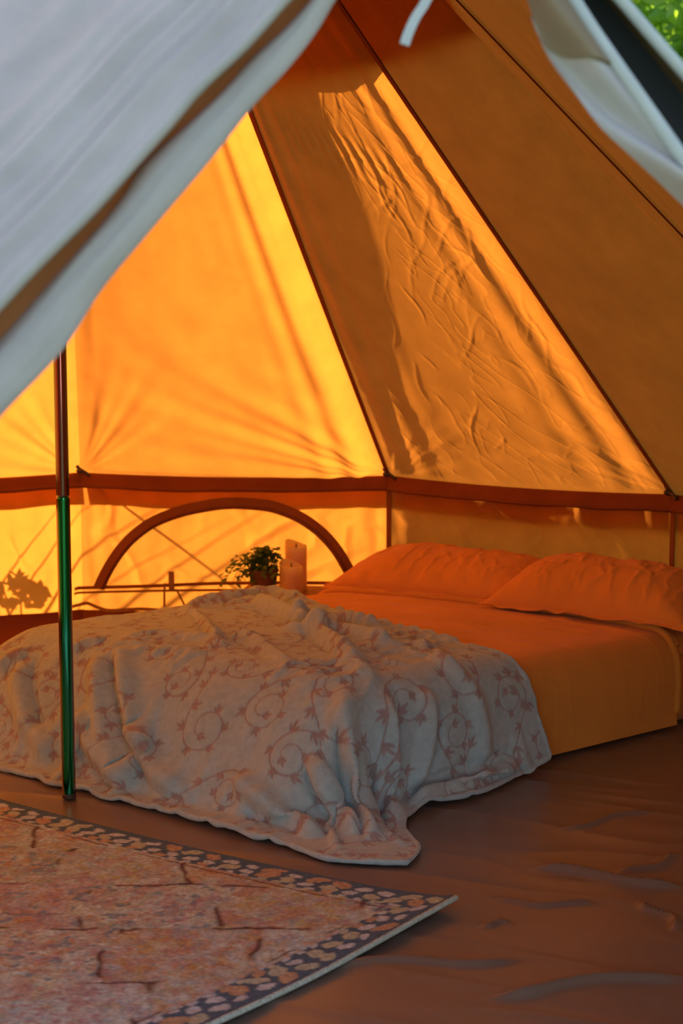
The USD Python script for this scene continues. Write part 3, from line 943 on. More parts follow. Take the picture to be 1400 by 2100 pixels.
BX, BR = drape()
UPS = 4
hi = lambda a: zoom(a, (((a.shape[0] - 1) * UPS + 1) / a.shape[0], ((a.shape[1] - 1) * UPS + 1) / a.shape[1]), order=3, mode='nearest', grid_mode=False)
BXs = np.stack([gaussian_filter(BX[..., k], .7, mode='nearest') for k in range(3)], -1)
BH_ = np.stack([hi(BXs[..., k]) for k in range(3)], -1)
BU = np.stack([hi(BR[..., k]) for k in range(2)], -1)


def vines():
    rng = np.random.default_rng(12)
    pts = []

    def stroke(P, r0, r1):
        P = np.asarray(P); n = len(P)
        pts.append(np.c_[P, np.linspace(r0, r1, n)])

    def sprig(p, a, sz):
        for da, l in ((0, 1), (.75, .72), (-.75, .72)):
            t = np.linspace(0, 1, 12)
            c = a + da + .35 * np.sign(da) * -t
            st = np.cumsum(np.stack([np.cos(c), np.sin(c)], 1) * sz * .85 * l / 12, 0)
            w = .0036 * np.sin(np.pi * (.25 + .72 * t)) + .0004
            P = p + st
            pts.append(np.c_[P, w])

    def scroll(c, R, a0, sg, turns=1.25):
        th = np.linspace(0, turns * 2 * np.pi, 130)
        r = R * (1 - .62 * (th / th[-1]) ** 1.2)
        P = c + np.stack([r * np.cos(a0 + sg * th), r * np.sin(a0 + sg * th)], 1)
        stroke(P, .0021, .0013)
        for k in (6, 26, 47, 68):
            tang = P[k + 1] - P[k]
            sprig(P[k], math.atan2(tang[1], tang[0]) - sg * rng.uniform(.6, 1.1), rng.uniform(.022, .032))
        tang = P[-1] - P[-2]
        sprig(P[-1], math.atan2(tang[1], tang[0]), .026)
        # stem that runs off from the scroll's start
        t = np.linspace(0, 1, 70)
        a = a0 - sg * (np.pi / 2) - sg * (.9 * np.sin(t * 2.6))
        S = P[0] + np.cumsum(np.stack([np.cos(a), np.sin(a)], 1) * .17 / 70, 0)
        stroke(S, .0022, .0015)
        for k in (14, 34, 55):
            sprig(S[k], a[k] + (1 if k != 34 else -1) * rng.uniform(.7, 1.1), rng.uniform(.028, .038))
        sprig(S[-1], a[-1], .034)

    row = 0
    y = -.42
    while y < 1.5:
        x = -.5 + (row % 2) * .09
        while x < 1.2:
            scroll(A3(x + rng.uniform(-.015, .015), y + rng.uniform(-.015, .015)), rng.uniform(.036, .056), rng.uniform(0, 6.28), rng.choice([-1, 1]), rng.uniform(1.0, 1.35))
            x += .185
        y += .125
        row += 1
    return np.vstack(pts)


VP = vines()
tree_ = cKDTree(VP[:, :2])
dq, iq = tree_.query(BU.reshape(-1, 2), k=6, distance_upper_bound=.012)
iq = np.minimum(iq, len(VP) - 1)
val = np.clip(((VP[:, 2][iq] - dq) / .0016 + .5), 0, 1).max(1).reshape(BU.shape[:2])
NB = normals_of(BH_)
if NB[200, 200, 2] < 0:
    NB = -NB
up_ = NB
# the folds that were left when it was thrown: (height, width, line on the cloth)
FOLDS = [(0.016,0.03,[(0.044,0.742),(-0.012,0.665),(-0.059,0.614),(-0.104,0.572),(-0.145,0.534),(-0.192,0.476),(-0.221,0.438),(-0.244,0.383),(-0.267,0.325),(-0.28,0.268)]),
         (-0.014,0.014,[(0.019,0.729),(-0.034,0.672),(-0.081,0.627),(-0.126,0.585),(-0.169,0.547),(-0.213,0.479),(-0.242,0.438),(-0.274,0.39)]),
         (0.012,0.026,[(0.013,0.765),(-0.042,0.723),(-0.088,0.688),(-0.13,0.656),(-0.172,0.614),(-0.209,0.576),(-0.242,0.531),(-0.278,0.457)]),
         (0.014,0.028,[(-0.142,0.723),(-0.192,0.662),(-0.23,0.608),(-0.266,0.55),(-0.29,0.454)]),
         (-0.012,0.014,[(-0.221,0.669),(-0.249,0.617),(-0.276,0.563),(-0.305,0.47)]),
         (0.012,0.022,[(-0.01,0.842),(0.03,0.829),(0.053,0.79)]),
         (0.012,0.03,[(-0.048,0.957),(-0.102,0.947),(-0.155,0.906),(-0.203,0.851),(-0.236,0.79),(-0.275,0.733)]),
         (0.01,0.02,[(-0.089,1.024),(-0.054,1.008),(-0.032,0.973)]),
         (-0.01,0.015,[(-0.042,0.938),(-0.105,0.906),(-0.164,0.858),(-0.212,0.806)]),
         (0.02,0.028,[(0.07,0.075),(0.024,0.047),(-0.013,0.027),(-0.04,0.002),(-0.066,-0.02),(-0.087,-0.047),(-0.107,-0.082),(-0.156,-0.12),(-0.242,-0.181)]),
         (-0.016,0.013,[(-0.007,0.034),(-0.043,0.018),(-0.073,-0.004),(-0.097,-0.026),(-0.116,-0.061),(-0.147,-0.098),(-0.243,-0.161)]),
         (0.014,0.024,[(0.108,-0.001),(0.083,-0.029),(0.067,-0.062),(0.05,-0.094),(0.037,-0.133),(0.014,-0.169),(-0.097,-0.197)]),
         (-0.014,0.014,[(0.149,0.002),(0.113,-0.028),(0.093,-0.058),(0.075,-0.087),(0.06,-0.118),(0.039,-0.152),(-0.002,-0.186)]),
         (-0.01,0.018,[(-0.007,-0.059),(-0.018,-0.1),(-0.04,-0.135),(-0.104,-0.178)]),
         (0.014,0.024,[(-0.096,0.047),(-0.13,0.018),(-0.15,-0.016),(-0.158,-0.066),(-0.236,-0.135)]),
         (-0.01,0.014,[(-0.124,0.056),(-0.155,0.024),(-0.181,-0.012),(-0.241,-0.081)]),
         (0.014,0.026,[(-0.204,0.2),(-0.224,0.14),(-0.239,0.088),(-0.249,0.047),(-0.265,-0.008),(-0.28,-0.07)]),
         (-0.012,0.016,[(-0.256,0.136),(-0.274,0.085),(-0.281,0.027),(-0.291,-0.029)]),
         (0.012,0.022,[(0.207,-0.038),(0.184,-0.073),(0.169,-0.11),(0.146,-0.14),(0.116,-0.168),(0.08,-0.19)]),
         (-0.009,0.016,[(0.212,-0.09),(0.189,-0.13),(0.159,-0.169),(0.116,-0.194)]),
         (0.01,0.026,[(0.324,-0.088),(0.319,-0.129),(0.317,-0.177),(0.304,-0.218),(0.279,-0.255),(0.223,-0.282)]),
         (-0.01,0.015,[(0.075,-0.186),(0.131,-0.211),(0.195,-0.231),(0.261,-0.247),(0.327,-0.267),(0.396,-0.277)]),
         (0.013,0.018,[(0.022,-0.202),(0.072,-0.236),(0.141,-0.254),(0.207,-0.273),(0.271,-0.289),(0.335,-0.299),(0.401,-0.303)]),
         (0.022,0.026,[(0.713,0.906),(0.657,0.797),(0.591,0.681),(0.505,0.547),(0.425,0.428),(0.326,0.297),(0.221,0.175),(0.115,0.063),(0.081,0.018)]),
         (-0.012,0.014,[(0.59,0.765),(0.522,0.636),(0.431,0.492),(0.341,0.358),(0.223,0.21)]),
         (0.013,0.024,[(0.471,0.896),(0.583,0.919),(0.67,0.903),(0.754,0.89),(0.802,0.845),(0.764,0.749),(0.729,0.652)]),
         (-0.012,0.02,[(0.504,0.848),(0.59,0.845),(0.656,0.826),(0.711,0.794),(0.702,0.717)]),
         (0.016,0.018,[(0.488,0.922),(0.334,0.723),(0.16,0.511)]),
         (-0.012,0.012,[(0.444,0.87),(0.329,0.729),(0.205,0.585)]),
         (0.024,0.022,[(0.409,0.527),(0.406,0.457),(0.414,0.396),(0.424,0.338),(0.401,0.258),(0.372,0.178),(0.375,0.12)]),
         (-0.024,0.016,[(0.452,0.547),(0.473,0.489),(0.489,0.428),(0.498,0.361),(0.491,0.284)]),
         (0.02,0.018,[(0.506,0.582),(0.526,0.531),(0.549,0.486),(0.557,0.425),(0.554,0.361),(0.545,0.293)]),
         (0.012,0.02,[(0.434,0.13),(0.385,0.05),(0.317,-0.033),(0.319,-0.075),(0.317,-0.12)]),
         (-0.01,0.012,[(0.428,0.085),(0.332,-0.03),(0.324,-0.088)]),
         (0.01,0.02,[(0.083,0.761),(0.137,0.742),(0.178,0.707),(0.183,0.64),(0.164,0.553),(0.143,0.463)]),
         (-0.009,0.014,[(0.056,0.681),(0.093,0.643),(0.121,0.595),(0.104,0.508)]),
         (0.01,0.018,[(0.33,0.633),(0.266,0.499),(0.171,0.358),(0.073,0.22)]),
         (-0.009,0.012,[(0.271,0.611),(0.199,0.47),(0.104,0.322)])]
ridge_ = np.zeros(val.shape)
for h_, w_, pl_ in FOLDS:
    pl_ = np.array(pl_, float)
    ls = resample(pl_, 160)
    dk, ik = cKDTree(ls).query(BU.reshape(-1, 2), distance_upper_bound=w_ * 2.6)
    e_ = np.minimum(ik, 159) / 159.0
    g_ = np.where(np.isfinite(dk), np.exp(-(np.minimum(dk, 1) / (.85 * w_)) ** 2), 0) * smooth01(e_ * 5 + .15) * smooth01((1 - e_) * 5 + .15)
    ridge_ += 1.6 * h_ * g_.reshape(val.shape)
on_top = smooth01((BU[..., 0] + .04) / .08) * smooth01((BU[..., 1] + .02) / .08)
ridge_ *= 1 + .55 * (1 - on_top)
q = np.stack([BU[..., 0] * 15 + BU[..., 1] * 5, BU[..., 1] * 19, 0 * val], -1)
ridge_ += on_top * (.012 * np.clip(1 - np.abs(2 * fbm(q, 2, 44) - 1) * 3.0, 0, 1) ** 1.5 * smooth01((fbm(q * .3, 2, 45) - .38) * 6) + .008 * (fbm(q * .45, 2, 46) - .5))
q = np.stack([BU[..., 0] * 5, BU[..., 1] * 16, 0 * val], -1)
ridge_ += (1 - on_top) * .012 * (fbm(q, 2, 47) - .45)
ridge_ = gaussian_filter(ridge_, 1.2)
ridge_ = np.maximum(ridge_, .005 - lay_sdf(BH_) / .8 - .004)      # a valley cannot sink below the sheet
BH_ = BH_ + NB * ridge_[..., None]
BH_[..., 2] = np.maximum(BH_[..., 2], .009)
NB = normals_of(BH_)
if NB[200, 200, 2] < 0:
    NB = -NB
q = np.stack([BU[..., 0] * 26, BU[..., 1] * 26, 0 * val], -1)
d = .003 * (fbm(q, 3, 41) - .5) - .0018 * val
front_ = BH_ + NB * (d + .004)[..., None]
back_ = BH_[::3, ::3] - NB[::3, ::3] * .004
va, fa = grid(front_)
nF = np.cross(va[fa[:, 1]] - va[fa[:, 0]], va[fa[:, 2]] - va[fa[:, 0]])
tintv = (1 - val)[..., None] * A3(.335, .405, .425) + val[..., None] * A3(.28, .215, .21)
blanket = thing('throw_blanket', 'pale plush throw blanket with a mauve vine pattern draped over the foot of the bed', 'blanket', (bN[0], bN[1], 0))
obj('blanket_pile', (va, fa), 'fleece', blanket, smooth=True, colors=tintv.reshape(-1, 3))
vb, fb = grid(back_)
obj('blanket_backing', (vb, fb[:, ::-1]), 'fleece', blanket, smooth=True, colors=np.tile(A3(.41, .42, .43), (len(vb), 1)))
loop = np.concatenate([BH_[0, ::3], BH_[::3, -1][1:], BH_[-1, ::-3][1:], BH_[::-3, 0][1:]])[:-1]
loop = np.roll(loop, 90, 0); loop = np.vstack([loop, loop[:2]])
vt, ft = tube(loop, .003 + .007 * noise(loop * 34, 4), 10, cap=False)
obj('rolled_hem', (vt, ft), 'fleece', blanket, smooth=True, colors=np.tile(A3(.335, .40, .42), (len(vt), 1)))

# ------------------------------------------------------------------ rug
RT = G(936, 1843, .020) * A3(1, 1, 0)
r1 = A3(math.cos(math.radians(147.6)), math.sin(math.radians(147.6)), 0)      # along its far edge
r2 = A3(math.cos(math.radians(-130.5)), math.sin(math.radians(-130.5)), 0)    # along its near edge
Lp, Lq = 1.62, 1.50
p_, q_ = np.meshgrid(np.linspace(0, Lp, 560), np.linspace(0, Lq, 520), indexing='ij')
bow = .020 * np.sin(np.pi * np.clip(p_ / 1.2, 0, 1)) - .016 * np.sin(np.pi * np.clip(q_ / .8, 0, 1)) * np.exp(-p_ / .2) * 0
RPt = RT + p_[..., None] * r1 + q_[..., None] * r2 - bow[..., None] * np.cross(A3(0, 0, 1), r1) * (1 - q_ / Lq)[..., None] * -1
lift = .010 * np.exp(-(p_ / .10)) * np.exp(-(q_ / .16)) + .006 * np.exp(-(p_ / .05)) * (1 + np.sin(q_ * 9 + 1)) * .6
wx, wy = RPt[..., 0] - RT[0], RPt[..., 1] - RT[1]
nz = lambda sc, sd, oc=3: fbm(np.stack([wx * sc, wy * sc, 0 * wx], -1) + 50, oc, sd)
jx, jy = wx + .022 * (nz(22, 1) - .5) + .035 * (nz(6, 41) - .5), wy + .020 * (nz(24, 2) - .5) + .045 * (nz(5, 42) - .5)
row = np.floor((jy - .095) / .212)
fy = (jy - .095) / .212 - row
cx = jx + .775 + .08 * row * 1.0 + .026 * (1 - 2 * np.abs(fy - .5)) * -1
cx = jx + .785 + .082 * row - .05 * np.abs(fy - .5)
col = np.floor(cx / .262)
fx = cx / .262 - col
hsh = np.abs(np.sin(row * 12.9898 + col * 78.233 + .7) * 43758.5453) % 1
pal = np.array([(.42, .34, .28), (.47, .38, .32), (.46, .25, .15), (.41, .30, .16), (.44, .25, .24), (.48, .39, .33), (.39, .33, .24), (.42, .27, .26)])
base = pal[np.minimum((hsh * 8).astype(int), 7)]
hot = A3(.46, .20, .10); rose = A3(.38, .16, .16); ochre = A3(.42, .28, .12); pale = A3(.52, .44, .39); slate = A3(.115, .125, .145); umber = A3(.12, .06, .045)


def over(c, col, k):
    return c * (1 - k[..., None]) + col * k[..., None]


# each cell carries a worn medallion of small sprays
mx, my = (fx - .5) * .262, (fy - .5) * .212
rad = np.hypot(mx, my * 1.15)
petal = .5 + .5 * np.sin(rad * 165 + 2 * np.sin(np.arctan2(my, mx) * 6 + hsh * 6))
worn = np.clip((nz(95, 5, 2) - .45) * 6, 0, 1)
colr = base * .9 + pale * .1
for sc_, sd_, cl_, k_ in ((13, 61, ochre, .5), (16, 62, rose, .45), (14, 63, hot, .4), (30, 64, hot, .35), (34, 65, ochre, .45), (26, 66, pale, .6), (48, 67, rose, .4), (40, 68, slate * 2.2, .45), (75, 69, slate * 1.8, .35)):
    colr = over(colr, cl_, 1.0 * k_ * np.clip((nz(sc_, sd_, 3) - .54) * 10, 0, 1) * (.4 + .6 * np.clip((nz(110, sd_ + 20, 2) - .42) * 6, 0, 1)))
colr = over(colr, pale, .40 * np.clip((nz(44, 6) - .47) * 5, 0, 1))
c2 = np.where((hsh * 7 % 1)[..., None] > .6, hot, np.where((hsh * 7 % 1)[..., None] > .3, rose, ochre))
colr = colr * (1 - (.72 * petal ** 1.5 * worn * (rad < .11))[..., None]) + c2 * (.72 * petal ** 1.5 * worn * (rad < .11))[..., None]
colr = over(colr, slate * 1.5, .75 * np.clip((nz(60, 8, 2) - .63) * 9, 0, 1) * (hsh > .35))
colr = over(colr, rose, .40 * np.clip((nz(45, 9, 2) - .58) * 7, 0, 1))
# outlines of the cells, broken by wear
brk = np.clip((nz(17, 11, 2) - .40) * 7, 0, 1)
lh = np.exp(-(np.minimum(fy, 1 - fy) * .212 / .0042) ** 2) * np.clip((nz(13, 15, 2) - .43) * 8, 0, 1)
lv = np.exp(-(np.minimum(fx, 1 - fx) * .262 / .006) ** 2) * brk
colr = over(colr, umber, .92 * np.clip(lh + lv, 0, 1))
# border: a chain of pale worn leaves parted by slate, slate selvedge, thin inner line
other = np.minimum(p_, q_)
for e, sarc, sd in ((p_, q_, 1), (q_, p_, 2)):
    mine = (e <= other + 1e-9)
    en = e + .007 * (nz(70, 13 + sd) - .5)
    sa = sarc + .010 * (nz(50, 23 + sd) - .5)
    inb = smooth01((.080 - en) / .005) * mine
    bc = np.broadcast_to(slate, colr.shape)
    for k, (ee, per, aa, bb_, tl, ph) in enumerate(((.026, .050, .021, .0125, .45, 0.0), (.052, .046, .020, .0135, -.5, .021), (.071, .036, .012, .007, .2, .01))):
        idx = np.floor((sa + ph) / per)
        ss = sa + ph - (idx + .5) * per
        jit = np.abs(np.sin(idx * 91.7 + k * 13.1 + sd) * 4375.3) % 1
        tl_ = tl * np.where(idx % 2 > .5, 1, -1) * (.5 + jit)
        de = en - ee + .006 * (jit - .5)
        a = ss * np.cos(tl_) + de * np.sin(tl_); b = -ss * np.sin(tl_) + de * np.cos(tl_)
        leaf = smooth01((1 - np.abs(a / (aa * (.75 + .5 * jit))) ** 2.2 - np.abs(b / (bb_ * (.75 + .5 * jit))) ** 2.2) * 2.5 + .3 - .9 * worn * (nz(120, 31, 2) > .5))
        lc = np.where((jit > .72)[..., None], A3(.44, .23, .15), np.where((jit > .42)[..., None], A3(.42, .31, .22), A3(.47, .36, .34)))
        bc = bc * (1 - leaf[..., None]) + lc * leaf[..., None]
    colr = colr * (1 - inb[..., None]) + bc * inb[..., None]
    ln = np.exp(-((en - .090) / .003) ** 2) * mine * brk
    colr = over(colr, umber, .75 * ln)
    colr = over(colr, slate, smooth01((.011 - e) / .003) * mine)
colr = np.clip((colr - .33) * 1.25 + .33, .03, 1) * A3(.95, 1.52, 1.85)
colr = np.clip(colr, 0, .75)
colr = colr * (.80 + .40 * nz(240, 16, 2))[..., None]
RZ = .009 + lift + .0022 * nz(170, 17, 2)
top = RPt + RZ[..., None] * A3(0, 0, 1)
rug = thing('area_rug', 'faded pink and ochre patterned rug with a slate leaf border lying before the bed', 'rug', (RT[0], RT[1], 0))
va, fa = grid(top)
obj('rug_pile', (va, fa), 'rug_pile', rug, smooth=True, colors=colr.reshape(-1, 3))
und = RPt[::8, ::8] + (lift[::8, ::8] + .001)[..., None] * A3(0, 0, 1)
vb, fb = grid(und)
obj('rug_backing', (vb, fb[:, ::-1]), 'rug_binding', rug, smooth=True)
mid_ = RPt + (lift + .0055)[..., None] * A3(0, 0, 1)
ed = mid_[0, ::4]
obj('edge_binding', tube(ed + r1 * .001, .0052, 8), 'rug_binding', rug, smooth=True)
for edge_, nm in ((mid_[::4, 0], 0), (mid_[-1, ::6], 1), (mid_[::6, -1], 2)):
    vt, ft = tube(edge_, .0046, 8)
    obj('side_cord', (vt, ft), 'rug_pile', rug, smooth=True, colors=np.tile(slate, (len(vt), 1)))

# ------------------------------------------------------------------ low table, candles, plant
TZ = .222
tdir = unit(A3(math.cos(.1275), -math.sin(.1275), 0)); tdep = A3(-tdir[1], tdir[0], 0)
tc0 = A3(-.165, 4.745, 0)
table = thing('side_table', 'low dark wooden table between the bed and the back wall', 'table', tc0)


def placed(m, off, z):
    R = np.eye(4); R[:3, 0], R[:3, 1] = tdir, tdep
    m = m.copy(); m.apply_transform(R); m.apply_translation(tc0 + tdir * off[0] + tdep * off[1] + A3(0, 0, z))
    return m


import manifold3d as m3


def rbox(x, y, z, r=.004):
    b = [m3.Manifold.sphere(r, 12).translate((sx_ * (x / 2 - r), sy_ * (y / 2 - r), sz_ * (z / 2 - r))) for sx_ in (-1, 1) for sy_ in (-1, 1) for sz_ in (-1, 1)]
    mm = m3.Manifold.batch_hull(b).to_mesh()
    return trimesh.Trimesh(mm.vert_properties[:, :3], mm.tri_verts, process=False)


obj('table_top', placed(rbox(.36, .26, .022), (0, 0), TZ - .011), 'wood', table, smooth=30)
for sx_ in (-1, 1):
    for sy_ in (-1, 1):
        obj('leg', placed(rbox(.032, .032, TZ - .024), (sx_ * .150, sy_ * .10), (TZ - .024) / 2 + .003), 'wood', table, smooth=30)


def candle(c, r, h, label, seed):
    cd = thing('pillar_candle', label, 'candle', c, group='pillar candles on the low table')
    n = 64
    t = np.arange(n + 1) / n * 2 * np.pi
    rimz = h + .010 * np.cos(t - 2.4) + .004 * np.cos(2 * t + seed)
    prof = [(.02, 0, 0), (.9, 0, 0), (1, .002, 0), (1, .03, 0), (1.0, -.005, 1), (.985, -.001, 1), (.95, .0, 1), (.91, -.003, 1), (.86, -.012, 1), (.7, -.017, 1), (.45, -.019, 1), (.02, -.020, 1)]
    P = np.stack([np.stack([a * r * np.cos(t), a * r * np.sin(t), (rimz + z if k else z + 0 * t)], 1) for a, z, k in prof], 1) + np.asarray(c)
    obj('wax_body', grid(P), 'wax', cd, smooth=True)
    w = resample([c + A3(0, 0, h - .022), c + A3(.001, 0, h - .010), c + A3(0, .001, h + .004)], 8)
    obj('wick', tube(w, [.0022, .003, .0034, .003, .0026, .002, .0014, .0008], 8), 'plastic_dark', cd, smooth=True)


def on_table(u, y):
    r_ = ray(u, 1215)
    return A3(r_[0] * y / r_[1], y, TZ)


candle(on_table(607, 4.77), .0370, .160, 'taller cream pillar candle standing behind the shorter one on the low table', 1)
candle(on_table(597, 4.675), .0390, .104, 'shorter cream pillar candle standing in front of the taller one on the low table', 2)

pc = on_table(540, 4.70)
plant = thing('potted_plant', 'small leafy green plant trailing from a brown pot beside the candles', 'potted plant', pc)
obj('pot', (lambda vf: (vf[0] + pc, vf[1]))(lathe([(0, .0), (.036, 0), (.040, .004), (.048, .072), (.051, .074), (.051, .084), (.046, .084), (.044, .074), (0, .072)], 36)), 'terracotta', plant, smooth=30)
rng = np.random.default_rng(5)


def leaf_mesh(p, d, nrm, sz, wd=.82):
    d = unit(d); nrm = unit(nrm - d * np.dot(nrm, d)); s_ = np.cross(nrm, d)
    rows = []
    for t, w in ((0, .06), (.25, .72), (.55, 1.0), (.82, .7), (1, .05)):
        c = p + d * sz * t - nrm * sz * .16 * t * t
        rows.append([c - s_ * sz * wd * w * .5 + nrm * sz * .10 * w, c, c + s_ * sz * wd * w * .5 + nrm * sz * .10 * w])
    return grid(np.array(rows))


stems, lv = [], []


def rayp(u, v, y):
    r_ = ray(u, v)
    return EYE + r_ * y / r_[1]


targets = [(470, 1150), (452, 1186), (447, 1208), (478, 1192), (490, 1168), (500, 1140), (512, 1130), (523, 1124), (540, 1132), (555, 1130), (566, 1140), (576, 1128), (562, 1158), (530, 1150), (545, 1165), (520, 1168), (572, 1172), (508, 1180), (470, 1172), (535, 1184), (556, 1186), (492, 1200), (516, 1146), (550, 1146), (505, 1158), (582, 1146), (461, 1198), (484, 1205), (512, 1192), (524, 1176), (538, 1196), (548, 1178), (562, 1192), (568, 1180), (556, 1204), (526, 1204), (574, 1160), (534, 1140), (498, 1176)]
for i, (u, v) in enumerate(targets):
    y = 4.70 + rng.uniform(-.045, .035) - (.03 if u < 490 else 0) - (.045 if v > 1172 and u > 500 else 0)
    e = rayp(u, v, y)
    b0 = pc + A3(rng.uniform(-.02, .02), rng.uniform(-.02, .02), .07)
    midp = (b0 + e) / 2 + A3(0, 0, .035 + .02 * rng.random())
    st = resample([b0, midp, e], 14)
    stems.append(tube(st, np.linspace(.0016, .0008, 14), 5))
    nl = 7
    for k in range(nl):
        f = .30 + .70 * (k + rng.random() * .6) / nl
        j = min(12, int(f * 13))
        p = st[j] + (st[j + 1] - st[j]) * (f * 13 - j)
        az_ = rng.uniform(0, 6.28)
        dd_ = unit(A3(math.cos(az_), math.sin(az_), rng.uniform(-.4, .6)) + .5 * unit(st[j + 1] - st[j]))
        sz = rng.uniform(.020, .032) * (.82 if u < 495 else 1.0)
        lv.append(leaf_mesh(p, dd_, A3(rng.uniform(-.6, .6), rng.uniform(-.9, .2), 1), sz, rng.uniform(.5, .9) if u > 495 else .5))
obj('stems', join(*stems), 'leaf_eucalyptus', plant, smooth=True)
for m_ in lv:
    obj('leaf', m_, 'leaf_eucalyptus', plant, smooth=True)

# ------------------------------------------------------------------ outside: lawn, guy ropes, trees
n = 120
gx, gy = np.meshgrid(np.linspace(-34, 34, n), np.linspace(-34, 34, n), indexing='ij')
gz = -.016 - .06 * fbm(np.stack([gx * .3, gy * .3, 0 * gx], -1), 3, 61) * smooth01((np.hypot(gx - PX, gy - PY) - 2.4) / 2)
lawn = obj('lawn', grid(np.stack([gx, gy, gz], -1)), 'grass', None, smooth=True)
tag(lawn, 'mown green lawn the tent stands on', 'lawn', kind='structure')

for k, L in (('j', 1.3), ('a', 1.3), ('b', 1.3), ('c', 1.3)):
    rad = A3(math.sin(AZ[k]), math.cos(AZ[k]), 0)
    a = rim(k) + rad * .012; b = rim(k, 0) + rad * L - A3(0, 0, .01)
    nmz = {'j': 'at the far left corner', 'a': 'at the corner left of the arched window', 'b': 'at the corner right of the arched window', 'c': 'at the right corner behind the pillows'}[k]
    g_ = thing('guy_rope', f'thin guy rope pegged outside the tent {nmz}', 'rope', b, group='guy ropes outside the tent')
    tpts = np.linspace(0, 1, 20)[:, None]
    obj('cord', tube(a + (b - a) * tpts - A3(0, 0, 1) * .04 * np.sin(np.pi * tpts), .004, 6), 'rope', g_, smooth=True)
    obj('slider', placed(rbox(.012, .03, .045, .003), (0, 0), 0).apply_translation(-tc0 + a + (b - a) * .45 - A3(0, 0, .04)), 'plastic_dark', g_, smooth=30)
    obj('peg', tube(np.array([b + A3(0, 0, .06) + rad * .02, b - A3(0, 0, .08) - rad * .03]), .006, 6), 'plastic_dark', g_, smooth=True)


def leaf_cloud(n, rng, blobs, size):
    """n folded leaves scattered on the shells of a few blobs"""
    c = np.array([b[:3] for b in blobs]); rr_ = np.array([b[3] for b in blobs])
    pick = rng.choice(len(blobs), n, p=rr_ ** 2 / (rr_ ** 2).sum())
    d = unit(rng.normal(size=(n, 3)))
    P = c[pick] + d * (rr_[pick] * rng.uniform(.55, 1.05, n) ** .6)[:, None]
    nrm = unit(d + .9 * rng.normal(size=(n, 3)))
    t = unit(np.cross(nrm, rng.normal(size=(n, 3)))); b = np.cross(nrm, t)
    s = size * rng.uniform(.6, 1.3, n)[:, None]
    V = np.stack([P - t * s, P + b * s * .5 - t * s * .1, P + t * s - nrm * s * .3, P - b * s * .5 - t * s * .1, P + nrm * s * .12], 1)
    F = np.array([[0, 4, 1], [1, 4, 2], [2, 4, 3], [3, 4, 0]])
    return V.reshape(-1, 3), (np.arange(n)[:, None, None] * 5 + F).reshape(-1, 3)


def tree(label, loc, h, r, n, seed, size=.07):
    rng = np.random.default_rng(seed)
    t = thing('tree', label, 'tree', loc, group='trees around the tent')
    loc = np.asarray(loc, float)
    bl = [(loc[0], loc[1], h * .62, r)]
    for k in range(7):
        a = k / 7 * 6.28 + rng.uniform(0, .5)
        bl.append((loc[0] + r * .62 * math.cos(a), loc[1] + r * .62 * math.sin(a), h * rng.uniform(.34, .8), r * rng.uniform(.5, .7)))
    fo = obj('foliage', leaf_cloud(n, rng, bl, size), 'leaf_tree', t)
    fo.SetCustomDataByKey('kind', 'stuff')
    tp = resample([loc + A3(0, 0, -.05), loc + A3(.05, .03, h * .3), loc + A3(-.04, .05, h * .6)], 12)
    obj('trunk', tube(tp, np.linspace(.14, .05, 12), 10), 'bark', t, smooth=True)


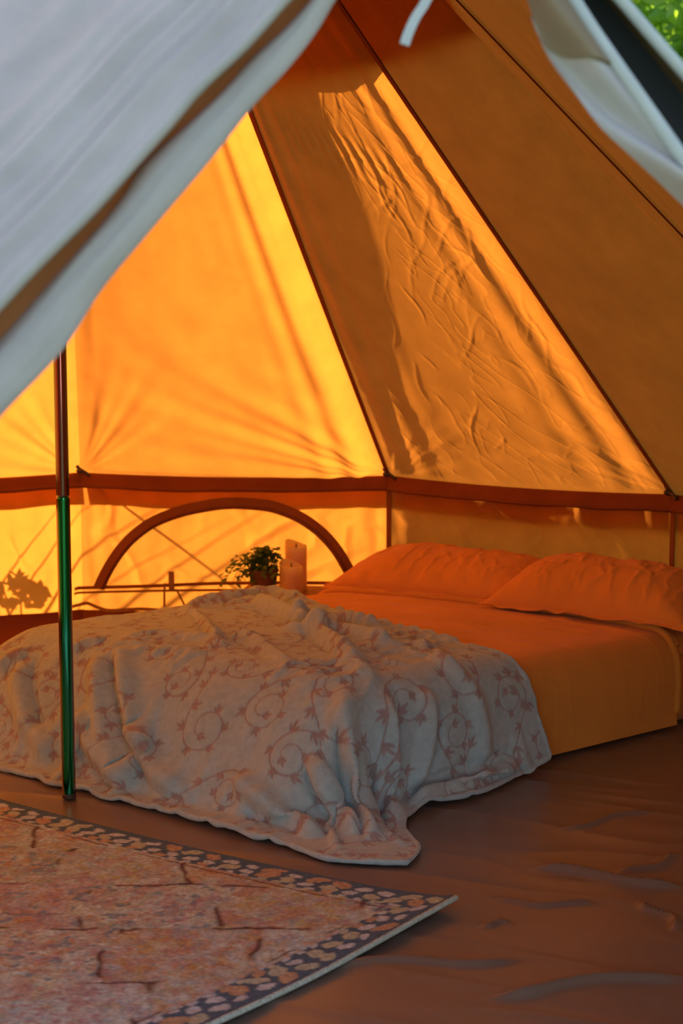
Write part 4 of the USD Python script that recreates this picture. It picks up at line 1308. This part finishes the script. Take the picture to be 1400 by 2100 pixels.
tree('leafy green tree seen past the right door flap', (2.4, 11.0, 0), 5.2, 1.9, 16000, 1, .085)
tree('dense green tree far behind the leafy one, filling the top right corner', (4.4, 16.5, 0), 7.0, 3.0, 14000, 8, .12)
tree('unseen green tree added behind the right wall to block sky light', (6.3, 6.6, 0), 5.6, 1.9, 6000, 2)  # added out of view to keep sky light off the dim panels
tree('unseen green tree added beside the tent at the right to block sky light', (5.6, 2.0, 0), 5.4, 1.8, 6000, 3)  # likewise added, its crown screens the right side from the sky
tree('green tree growing behind the viewer at the left', (-7.5, -9.0, 0), 6.0, 2.3, 5000, 4, .09)
tree('green tree growing behind the viewer at the right', (7.0, -9.5, 0), 6.0, 2.3, 5000, 6, .09)

# a sapling outside the left wall whose shadow falls on the canvas
wj = unit(A3(*(0.5 * (rim('j') + rim('a')) - A3(PX, PY, EAVE))))
sp_ = on_plane(38, 1212, rim('a', 0), wj)
sl_ = sp_ + SUN * .55
sap = thing('shrub', 'small leafy shrub outside the tent whose shadow falls on the left wall', 'shrub', (sl_[0], sl_[1], 0))
rng = np.random.default_rng(9)
fo = obj('foliage', leaf_cloud(90, rng, [(sl_[0] - .06, sl_[1] - .02, sl_[2], .06), (sl_[0] + .03, sl_[1] + .03, sl_[2] - .012, .05), (sl_[0] - .02, sl_[1], sl_[2] + .04, .035)], .034), 'leaf_tree', sap)
fo.SetCustomDataByKey('kind', 'stuff')
obj('stem', tube(resample([A3(sl_[0], sl_[1], -.03), A3(sl_[0] + .01, sl_[1], sl_[2] * .5), sl_], 10), np.linspace(.006, .003, 10), 6), 'bark', sap, smooth=True)

# unseen blades added outside the window to cast soft slanting shade on the canvas
gc = onwall(430, 1130, 0) + SUN * 1.5
tall = thing('tall_grass', 'clump of unseen grass blades added outside the back wall to shade the arched window', 'tall grass', (gc[0], gc[1], 0))
rng = np.random.default_rng(21)
side_ = unit(np.cross(SUN, A3(0, 0, 1)))
LEAN = 1.0
for k in range(9):
    o = (k - 4) * .10 + rng.uniform(-.02, .02)
    b0 = A3(gc[0], gc[1], -.03) - side_ * (o + .36 * LEAN) + A3(*(SUN[:2] * rng.uniform(-.15, .15)), 0)
    tipp = b0 + side_ * .50 * LEAN + A3(0, 0, .76 + rng.uniform(-.08, .06))
    pts_ = resample([b0, (b0 + tipp) / 2 + A3(0, 0, .06), tipp], 12)
    obj('blade', ribbon(pts_, side_ * .8 + A3(0, 0, .4), np.linspace(.034, .006, 12) * rng.uniform(.6, 1.3), .001), 'leaf_tree', tall, smooth=30)
